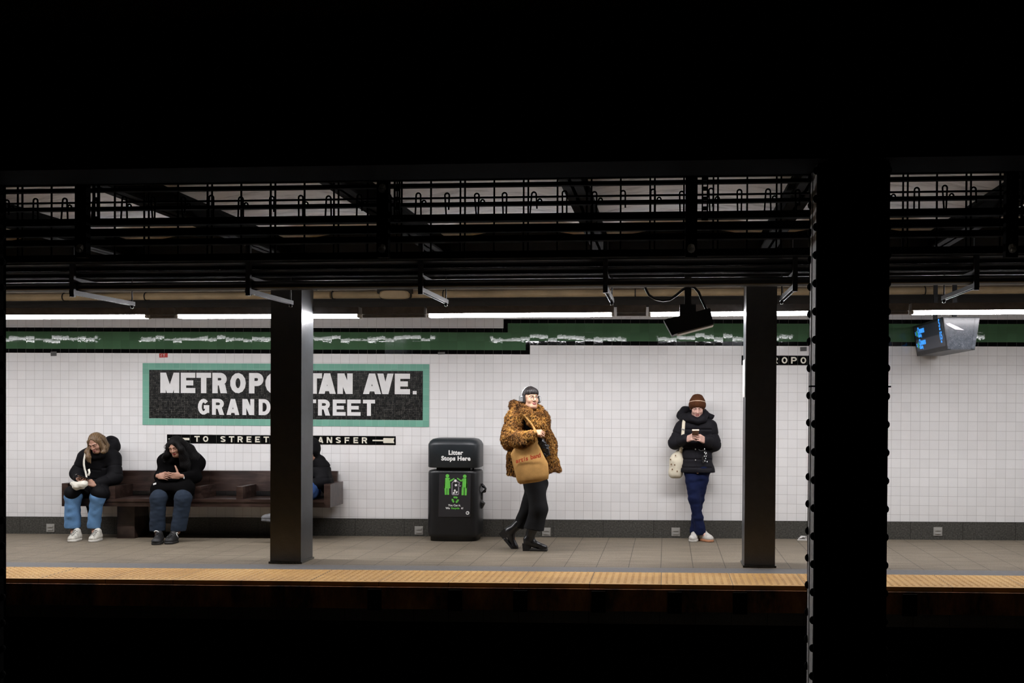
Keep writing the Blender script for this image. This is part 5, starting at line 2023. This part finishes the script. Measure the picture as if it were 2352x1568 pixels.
solid('fur_collar', [(v, q, 0), fur_blades(v, q, 22000, .024, 8, .35, .8, w=.0032)], M['fur'], coat)
# tote bag
tote = empty('tote_bag', at(1220, 1110, -1.42), 'tan canvas tote bag with faded red lettering hanging in front of the fur coat', 'bag')
rows_ = [(1000, 1224, 1232), (1008, 1217, 1235), (1020, 1200, 1238.5), (1030, 1180, 1242), (1042, 1172.5, 1247), (1054, 1175, 1253), (1064, 1177, 1258.5), (1078, 1180.5, 1260), (1090, 1184, 1260.8), (1101, 1186.5, 1259.5), (1108, 1189.5, 1252), (1111.5, 1195, 1240)]
loops = []
fn = fnoise(46, 12, 20, (2.2, 1, .5))
for i, (py, xa_, xb_) in enumerate(rows_):
    v_ = i / (len(rows_) - 1)
    if v_ > .9: py_l, py_r = py, py - 6
    else: py_l, py_r = py, py - 2.0 * v_
    th = .018 + .05 * math.sin(min(1, v_ * 1.25) * math.pi / 2) * (1 - .5 * max(0, v_ - .85) / .15)
    lp = []
    for a in np.linspace(0, 2 * math.pi, 40, endpoint=False):
        u = .5 + .5 * np.sign(math.cos(a)) * abs(math.cos(a)) ** .8
        yy = -math.sin(a)
        p = at(xa_ + (xb_ - xa_) * u, py_l + (py_r - py_l) * u, -1.40 - .045 * v_)
        p[1] += -np.sign(-yy) * 0 + yy * th
        p[1] += float(fn(p[None, :])[0]) * .011 * (1.2 - v_)
        lp.append(p)
    loops.append(lp)
m = MB(); m.rings(loops)
m.build('pouch', M['kraft'], tote)
for off in (0, 3.5):
    strap('strap', spline([at(1190, 941, -1.24), at(1196, 946, -1.30), at(1212, 963, -1.385), at(1225, 980, -1.425), at(1228 + off, 992, -1.50), at(1230 + off, 1003, -1.47)]), .009, .002, 'kraft', tote)
for word, pxs in (('artis', (1188, 1194, 1199.5, 1205, 1210.5)), ('band', (1222, 1228, 1234, 1239))):
    for ch, px in zip(word, pxs):
        u = (px - 1175) / 80
        py = 1063 - 13.5 * (px - 1186) / 54
        p = at(px, py, -1.52)
        # lie on the bag's front
        ub = np.clip((px - 1175.5) / (1256 - 1175.5), .03, .97)
        e = abs(2 * ub - 1)
        a_ = math.acos(min(1, e ** (1 / .8)))
        p = at(px, py, -1.435 - .058 * math.sin(a_) - .006)
        text_mesh('lettering', ch, .062, p, (1, 0, .28), (-.1, 0, 1), M['red_print'], tote, .002)
gl = empty('leather_gloves', f4(515, 560, -1.36), 'crumpled black leather gloves tucked at the front of the fur coat', 'gloves')
blob('glove', chain([f4(478, 500, -1.38), f4(500, 545, -1.39), f4(525, 590, -1.37), f4(540, 640, -1.33)], [.028, .036, .042, .03], .02), .005, M['boot'], gl, disp=folds(47, .010, 45))
blob('glove', chain([f4(480, 560, -1.36), f4(505, 610, -1.36), f4(530, 650, -1.33)], [.025, .034, .026], .02), .005, M['boot'], gl, disp=folds(48, .009, 45))

# ---------------------------------------------------------------- seated person with long blond hair
f1 = lambda cx, cy, Y: at(110 + cx / 5.225, 960 + cy / 5.227, Y)
sh1, st1 = floor_at(110 + 385 / 5.225, -.56), floor_at(110 + 262 / 5.225, -.775)
sh2, st2 = floor_at(110 + 630 / 5.225, -.55), floor_at(110 + 515 / 5.225, -.77)
J = dict(neck=f1(610, 420, -.38), chest=f1(620, 560, -.33), shL=f1(440, 480, -.38), shR=f1(790, 480, -.33), elL=f1(354, 670, -.40), elR=f1(808, 710, -.40),
         wrL=f1(385, 735, -.60), wrR=f1(580, 790, -.60), hipL=f1(470, 840, -.27), hipR=f1(660, 840, -.27), knL=f1(300, 940, -.62), knR=f1(605, 950, -.615),
         anL=f1(300, 1330, -.58), anR=f1(560, 1340, -.57), toeL=lerp(sh1, st1, .7) + (0, 0, .03), toeR=lerp(sh2, st2, .7) + (0, 0, .03))
HR, HT = rot(-.07, .50, -.09), f1(580, 298, -.50)
hL = hand_pose(f1(372, 742, -.645), (.72, -.55, -.25), (-.15, -.5, -.85), (-.2, -.4, 1), .92, curl=(.45, .8, .5), thumb=.3)
hR = hand_pose(f1(560, 798, -.625), (-.80, -.42, .34), (.1, -.75, .6), (-.2, 0, 1), .92, curl=(.45, .75, .5), thumb=.2)
base = floor_at(200, -.45)
P1 = person('person', base, 'person with long blond hair and light blue jeans seated at the bench end',
            body_parts(J, (HR, HT, .92, dict(eyes='down')), (hL, hR)), 'skin_tan')
pr = [cap(f1(615, 480, -.34), f1(600, 800, -.28), .165, .175, .06, ((0, 1, 0), .78)), cap(f1(500, 465, -.36), f1(740, 465, -.33), .10, .10, .06),
      cap(f1(470, 850, -.28), f1(300, 905, -.64), .105, .090, .05), cap(f1(660, 850, -.28), f1(620, 905, -.62), .115, .095, .05),
      cap(f1(690, 880, -.35), f1(640, 930, -.55), .09, .08, .05),
      cap(f1(480, 1010, -.42), f1(500, 1170, -.36), .030, .018, .04), cap(f1(450, 900, -.5), f1(485, 1020, -.42), .05, .03, .04)]
for s in 'LR':
    pr += [cap(J['sh' + s], J['el' + s], .085, .080, .05), cap(J['el' + s], lerp(J['el' + s], J['wr' + s], .9), .080, .052, .03)]
coat = blob('hooded_coat', pr, .0075, M['coat_black'], P1,
            disp=addf(along_seams([(J['shL'], J['elL']), (J['elL'], J['wrL']), (J['shR'], J['elR']), (J['elR'], J['wrR']), (f1(615, 480, -.34), f1(600, 800, -.28))], .11, .007), folds(11, .006, 13)))
hd = [ell(f1(765, 290, -.24), (.085, .10, .075), rot(0, 0, .5), k=.03), cap(f1(700, 380, -.30), f1(800, 350, -.24), .075, .06, .04), cap(f1(585, 432, -.44), f1(720, 400, -.32), .068, .07, .04), cap(f1(560, 440, -.44), f1(640, 440, -.44), .058, .058, .04),
      ell(f1(755, 255, -.31), (.05, .05, .035), rot(0, 0, .5), k=.03, sub=True)]
blob('hood', hd, .007, M['coat_black'], coat, disp=folds(12, .006, 18))
pr = [cap(f1(297, 940, -.62), f1(300, 1295, -.58), .080, .084, .03), cap(f1(596, 950, -.62), f1(553, 1300, -.57), .080, .076, .03),
      cap(f1(470, 860, -.30), f1(298, 940, -.62), .08, .082, .04), cap(f1(660, 860, -.30), f1(605, 950, -.62), .08, .085, .04)]
blob('jeans', pr, .0075, M['jeans'], P1, disp=addf(folds(13, .006, 10, (1.4, 1.4, .5)), folds(14, .003, 24)), cut=lambda P: float(f1(430, 1320, -.58)[2]) - P[:, 2])
for h_, t_ in ((sh1, st1), (sh2, st2)):
    shoe(P1, h_, t_, 'shoe', (M['sneaker_white'], M['sole_white']), laces=M['lace_grey'], width=.046, height=.105)
H1 = lambda P: (P - HT) @ HR / .98
hr = [ell((0, .018, .038), (.085, .105, .092), k=.02), ell((0, -.118, -.020), (.063, .082, .130), k=.010, sub=True)]
hr = xf(hr, HR, HT, .915)
hr += chain([HT + HR @ A3((-.068, -.035, .04)), HT + HR @ A3((-.080, -.025, -.03)), f1(478, 400, -.53), f1(490, 470, -.56), f1(514, 538, -.56)], [.016, .020, .026, .026, .007], .02)
hr += chain([HT + HR @ A3((-.06, .03, .0)), f1(472, 400, -.49), f1(472, 470, -.52), f1(490, 525, -.55)], [.025, .026, .025, .008], .02)
hr += chain([HT + HR @ A3((.068, -.02, .04)), HT + HR @ A3((.074, -.02, -.04)), f1(680, 360, -.50), f1(670, 405, -.52), f1(645, 412, -.54)], [.022, .030, .028, .022, .010], .02)
hr += chain([HT + HR @ A3((.05, .06, .02)), f1(690, 330, -.40), f1(690, 390, -.42)], [.04, .04, .03], .02)
blob('hair', hr, .004, M['hair_blond'], P1, disp=lambda P: .0022 * np.sin(P[:, 0] * 420 + 30 * P[:, 2]) + .0018 * fnoise(15, 10, 40, (1, 1, .2))(P) - .004 * np.exp(-((H1(P)[:, 0] + .012) / .005) ** 2) * (H1(P)[:, 2] > .05) * -1)
bag = empty('shoulder_bag', f1(360, 845, -.72), 'small white canvas shoulder bag on the lap of the blond person', 'bag')
blob('pouch', chain([f1(300, 790, -.70), f1(350, 812, -.74), f1(420, 800, -.74), f1(450, 780, -.72)], [.030, .042, .042, .025], .03), .005, M['canvas_white'], bag, disp=folds(16, .005, 40))
strap('strap', spline([f1(500, 360, -.40), f1(466, 378, -.475), f1(442, 460, -.545), f1(432, 540, -.57), f1(440, 600, -.585), f1(455, 660, -.60), f1(462, 720, -.66), f1(440, 780, -.73)]), .011, .003, 'canvas_white', bag)
strap('strap_end', [f1(490, 612, -.585), f1(500, 650, -.60), f1(484, 690, -.62)], .012, .003, 'canvas_white', bag)
phone(f1(418, 705, -.715), (-.70, -.60, .42), (.25, .42, .87), 'black phone held in both hands by the blond person')

# ---------------------------------------------------------------- seated person with long black hair
f2 = lambda cx, cy, Y: at(320 + cx / 5.225, 960 + cy / 5.227, Y)
sh1, st1 = floor_at(320 + 250 / 5.225, -.70), floor_at(320 + 195 / 5.225, -.96)
sh2, st2 = floor_at(320 + 445 / 5.225, -.70), floor_at(320 + 330 / 5.225, -.90)
J = dict(neck=f2(480, 440, -.38), chest=f2(480, 570, -.33), shL=f2(310, 520, -.40), shR=f2(650, 520, -.34), elL=f2(268, 700, -.44), elR=f2(668, 700, -.42),
         wrL=f2(255, 702, -.64), wrR=f2(490, 705, -.64), hipL=f2(370, 860, -.27), hipR=f2(560, 860, -.27), knL=f2(235, 950, -.72), knR=f2(530, 955, -.70),
         anL=f2(220, 1360, -.70), anR=f2(455, 1360, -.68), toeL=lerp(sh1, st1, .7) + (0, 0, .03), toeR=lerp(sh2, st2, .7) + (0, 0, .03))
HR, HT = rot(-.02, .34, -.17), f2(440, 344, -.52)
hL = hand_pose(f2(238, 694, -.665), (.85, -.35, -.02), (-.1, -.80, .25), (.1, 0, 1), .92, curl=(.40, .65, .5), thumb=.35)
hR = hand_pose(f2(482, 694, -.665), (-.88, -.32, .06), (.1, -.80, -.05), (0, 0, 1), .92, curl=(.35, .60, .5), thumb=-.35)
base = floor_at(400, -.5)
P2 = person('person', base, 'person with long wavy black hair and slate trousers seated on the bench',
            body_parts(J, (HR, HT, .92, dict(eyes='down')), (hL, hR)), 'skin_tan', 'lips_red')
pr = [cap(f2(485, 520, -.34), f2(440, 820, -.30), .175, .185, .06, ((0, 1, 0), .80)), cap(f2(330, 520, -.38), f2(640, 520, -.33), .095, .11, .06),
      cap(f2(370, 840, -.30), f2(240, 880, -.60), .115, .095, .05), cap(f2(550, 840, -.30), f2(540, 880, -.60), .115, .095, .05),
      cap(f2(250, 830, -.60), f2(560, 830, -.60), .085, .085, .06)]
for s in 'LR':
    pr += [cap(J['sh' + s], J['el' + s], .078, .072, .05), cap(J['el' + s], lerp(J['el' + s], J['wr' + s], .9), .072, .048, .03)]
pr += [cap(f2(420, 475, -.47), f2(500, 465, -.42), .060, .075, .05), cap(f2(600, 470, -.33), f2(700, 560, -.31), .075, .085, .06)]
coat = blob('sweater', pr, .0075, M['sweat_black'], P2, disp=folds(21, .007, 12))
m = MB()
for c_, a_, b_ in ((f2(185, 788, -.69), (.020, -.008, .006), .010), (f2(155, 835, -.66), (.008, -.008, .003), .006), (f2(537, 715, -.655), (.004, -.001, 0), .012)):
    m = MB(); m.obox(c_, a_, (0, .004, 0), (0, 0, b_)); m.build('white_mark', M['white_print'], coat)
pr = [cap(f2(232, 955, -.70), f2(216, 1335, -.71), .083, .083, .03), cap(f2(530, 960, -.68), f2(468, 1345, -.68), .088, .078, .03),
      cap(f2(370, 870, -.32), f2(232, 955, -.70), .09, .083, .04), cap(f2(560, 870, -.32), f2(530, 960, -.68), .09, .088, .04)]
tr2 = blob('trousers', pr, .0075, M['trousers_slate'], P2, disp=addf(folds(22, .006, 10, (1.4, 1.4, .5)), folds(23, .003, 24)), cut=lambda P: float(f2(350, 1352, -.7)[2]) - P[:, 2])
m = MB()
for k_ in range(5):
    c = f2(572 + k_ * 12, 1018 - k_ * 20, -.70 + k_ * .022)
    m.tube([c + A3((.012 * math.cos(a), -.004, .016 * math.sin(a))) for a in np.linspace(0, 5, 9)], .004, 5)
m.build('white_print', M['white_print'], tr2)
s1 = shoe(P2, sh1, st1, 'shoe', (M['shoe_black'], M['sole_dark']), width=.052, height=.10, laces=M['phone'])
m = MB()
c = f2(208, 1366, -.815)
m.tube([c + A3((.024 * math.cos(a), -.012 + .006 * math.cos(a) ** 2, .014 * math.sin(a))) for a in np.linspace(-.2, 3.34, 12)], .005, 6)
m.build('tongue_tab', M['white_print'], s1)
s2 = shoe(P2, sh2, st2, 'shoe', (M['shoe_black'], M['sole_dark']), width=.050, height=.10, laces=M['phone'])
m = MB()
c = f2(455, 1392, -.765)
m.tube([c + A3((.014 * math.cos(a), -.006, .018 * math.sin(a))) for a in np.linspace(.5, 4, 8)], .004, 6)
m.tube([c + A3((-.01, -.006, .01)), c + A3((.012, -.004, -.035))], .004, 6)
m.build('white_flash', M['white_print'], s2)
hr = xf([ell((0, .020, .038), (.090, .108, .096), k=.02), ell((-.004, -.118, -.030), (.052, .074, .112), k=.010, sub=True)], HR, HT, .92)
hr += chain([HT + HR @ A3((-.074, -.035, .05)), f2(346, 350, -.56), f2(334, 430, -.54), f2(300, 480, -.46)], [.020, .024, .030, .035], .03)
hr += chain([HT + HR @ A3((.060, -.060, .06)), f2(506, 370, -.60), f2(535, 460, -.53), f2(560, 560, -.50), f2(580, 630, -.49)], [.026, .034, .050, .055, .03], .03)
hr += chain([HT + HR @ A3((.05, .05, .03)), f2(590, 380, -.40), f2(650, 480, -.36), f2(690, 600, -.34)], [.05, .060, .075, .06], .04)
blob('hair', hr, .005, M['hair_black'], P2, disp=lambda P: .0016 * np.sin(P[:, 0] * 330 + 9 * np.sin(P[:, 2] * 34)) + .006 * fnoise(24, 14, 26, (1, 1, .6))(P))
m = MB()
rr = random.Random(9)
for k_ in range(16):
    y_ = rr.uniform(300, 500)
    c = f2(345 - (y_ - 300) * .12, y_, -.52)
    m.tube(spline([c, c + A3((-.02 - rr.random() * .02, 0, .004)), c + A3((-.028 - rr.random() * .02, .0, -.03)), c + A3((-.012, 0, -.05))], 4), .0014, 4)
m.build('loose_strands', M['hair_black'], P2)

# ---------------------------------------------------------------- seated person mostly behind the column
f3 = at
sh1 = floor_at(690, -.62); st1 = floor_at(683, -.88)
sh2 = f3(652, 1201, -.74); st2 = f3(606, 1206, -.80)
st2 = sh2 + unit(A3((-.93, -.28, .12))) * .25
J = dict(neck=f3(694, 1052, -.34), chest=f3(696, 1085, -.30), shL=f3(664, 1066, -.36), shR=f3(733, 1066, -.32), elL=f3(655, 1105, -.42), elR=f3(742, 1105, -.40),
         wrL=f3(672, 1120, -.62), wrR=f3(700, 1118, -.62), hipL=f3(675, 1137, -.26), hipR=f3(718, 1137, -.26), knL=f3(668, 1140, -.68), knR=f3(706, 1122, -.70),
         anL=f3(685, 1222, -.68), anR=sh2 + (.0, .03, .10), toeL=lerp(sh1, st1, .7) + (0, 0, .03), toeR=lerp(sh2, st2, .6) + (0, 0, .03))
HR, HT = rot(-.1, .25, .0), f3(711, 1036, -.40)
hL = hand_pose(J['wrL'] + (0, -.03, 0), (.8, -.4, -.1), (0, -.7, .6), (0, 0, 1), .98, curl=(.5, .8, .5))
hR = hand_pose(J['wrR'] + (0, -.03, 0), (-.8, -.4, -.1), (0, -.7, .6), (0, 0, 1), .98, curl=(.5, .8, .5))
base = floor_at(695, -.5)
P3 = person('person', base, 'person in a black hooded jacket on the bench, mostly hidden behind the column',
            body_parts(J, (HR, HT, .98, dict(eyes='down')), (hL, hR)), 'skin_tan')
pr = [cap(f3(698, 1070, -.31), f3(696, 1130, -.28), .165, .165, .06, ((0, 1, 0), .8)), cap(f3(675, 1066, -.34), f3(726, 1066, -.32), .09, .09, .06)]
for s in 'LR':
    pr += [cap(J['sh' + s], J['el' + s], .088, .088, .05), cap(J['el' + s], lerp(J['el' + s], J['wr' + s], .9), .085, .055, .03)]
pr += [cap(f3(743, 1075, -.30), f3(753, 1118, -.30), .080, .085, .05)]
coat = blob('hooded_jacket', pr, .008, M['coat_black'], P3, disp=addf(seams([float(f3(700, y, -.4)[2]) for y in (1072, 1096)], .009), folds(31, .007, 14)))
hd = xf([ell((0, .03, .03), (.115, .125, .125), k=.03), ell((0, -.11, -.02), (.072, .11, .095), k=.02, sub=True)], HR, HT) + [cap(f3(670, 1058, -.34), f3(735, 1058, -.32), .075, .07, .05)]
blob('hood', hd, .007, M['coat_black'], coat, disp=folds(32, .006, 15))
pr = [cap(J['hipL'], J['knL'], .095, .085, .04), cap(J['knL'], lerp(J['knL'], J['anL'], 1.0), .085, .075, .03), cap(J['hipR'] + (0, 0, .02), J['knR'], .10, .088, .04), cap(J['knR'], lerp(J['knR'], J['anR'], .95), .086, .07, .03)]
blob('jeans', pr, .008, M['jeans_blue'], P3, disp=folds(33, .007, 14))
shoe(P3, sh1, st1, 'shoe', (M['sneaker_grey'], M['sole_white']))
shoe(P3, sh2, st2, 'shoe', (M['shoe_grey'], M['shoe_grey']))
blob('face_mask', xf([ell((0, -.072, -.055), (.056, .045, .05), k=.01)], HR, HT), .005, M['mask'], P3)
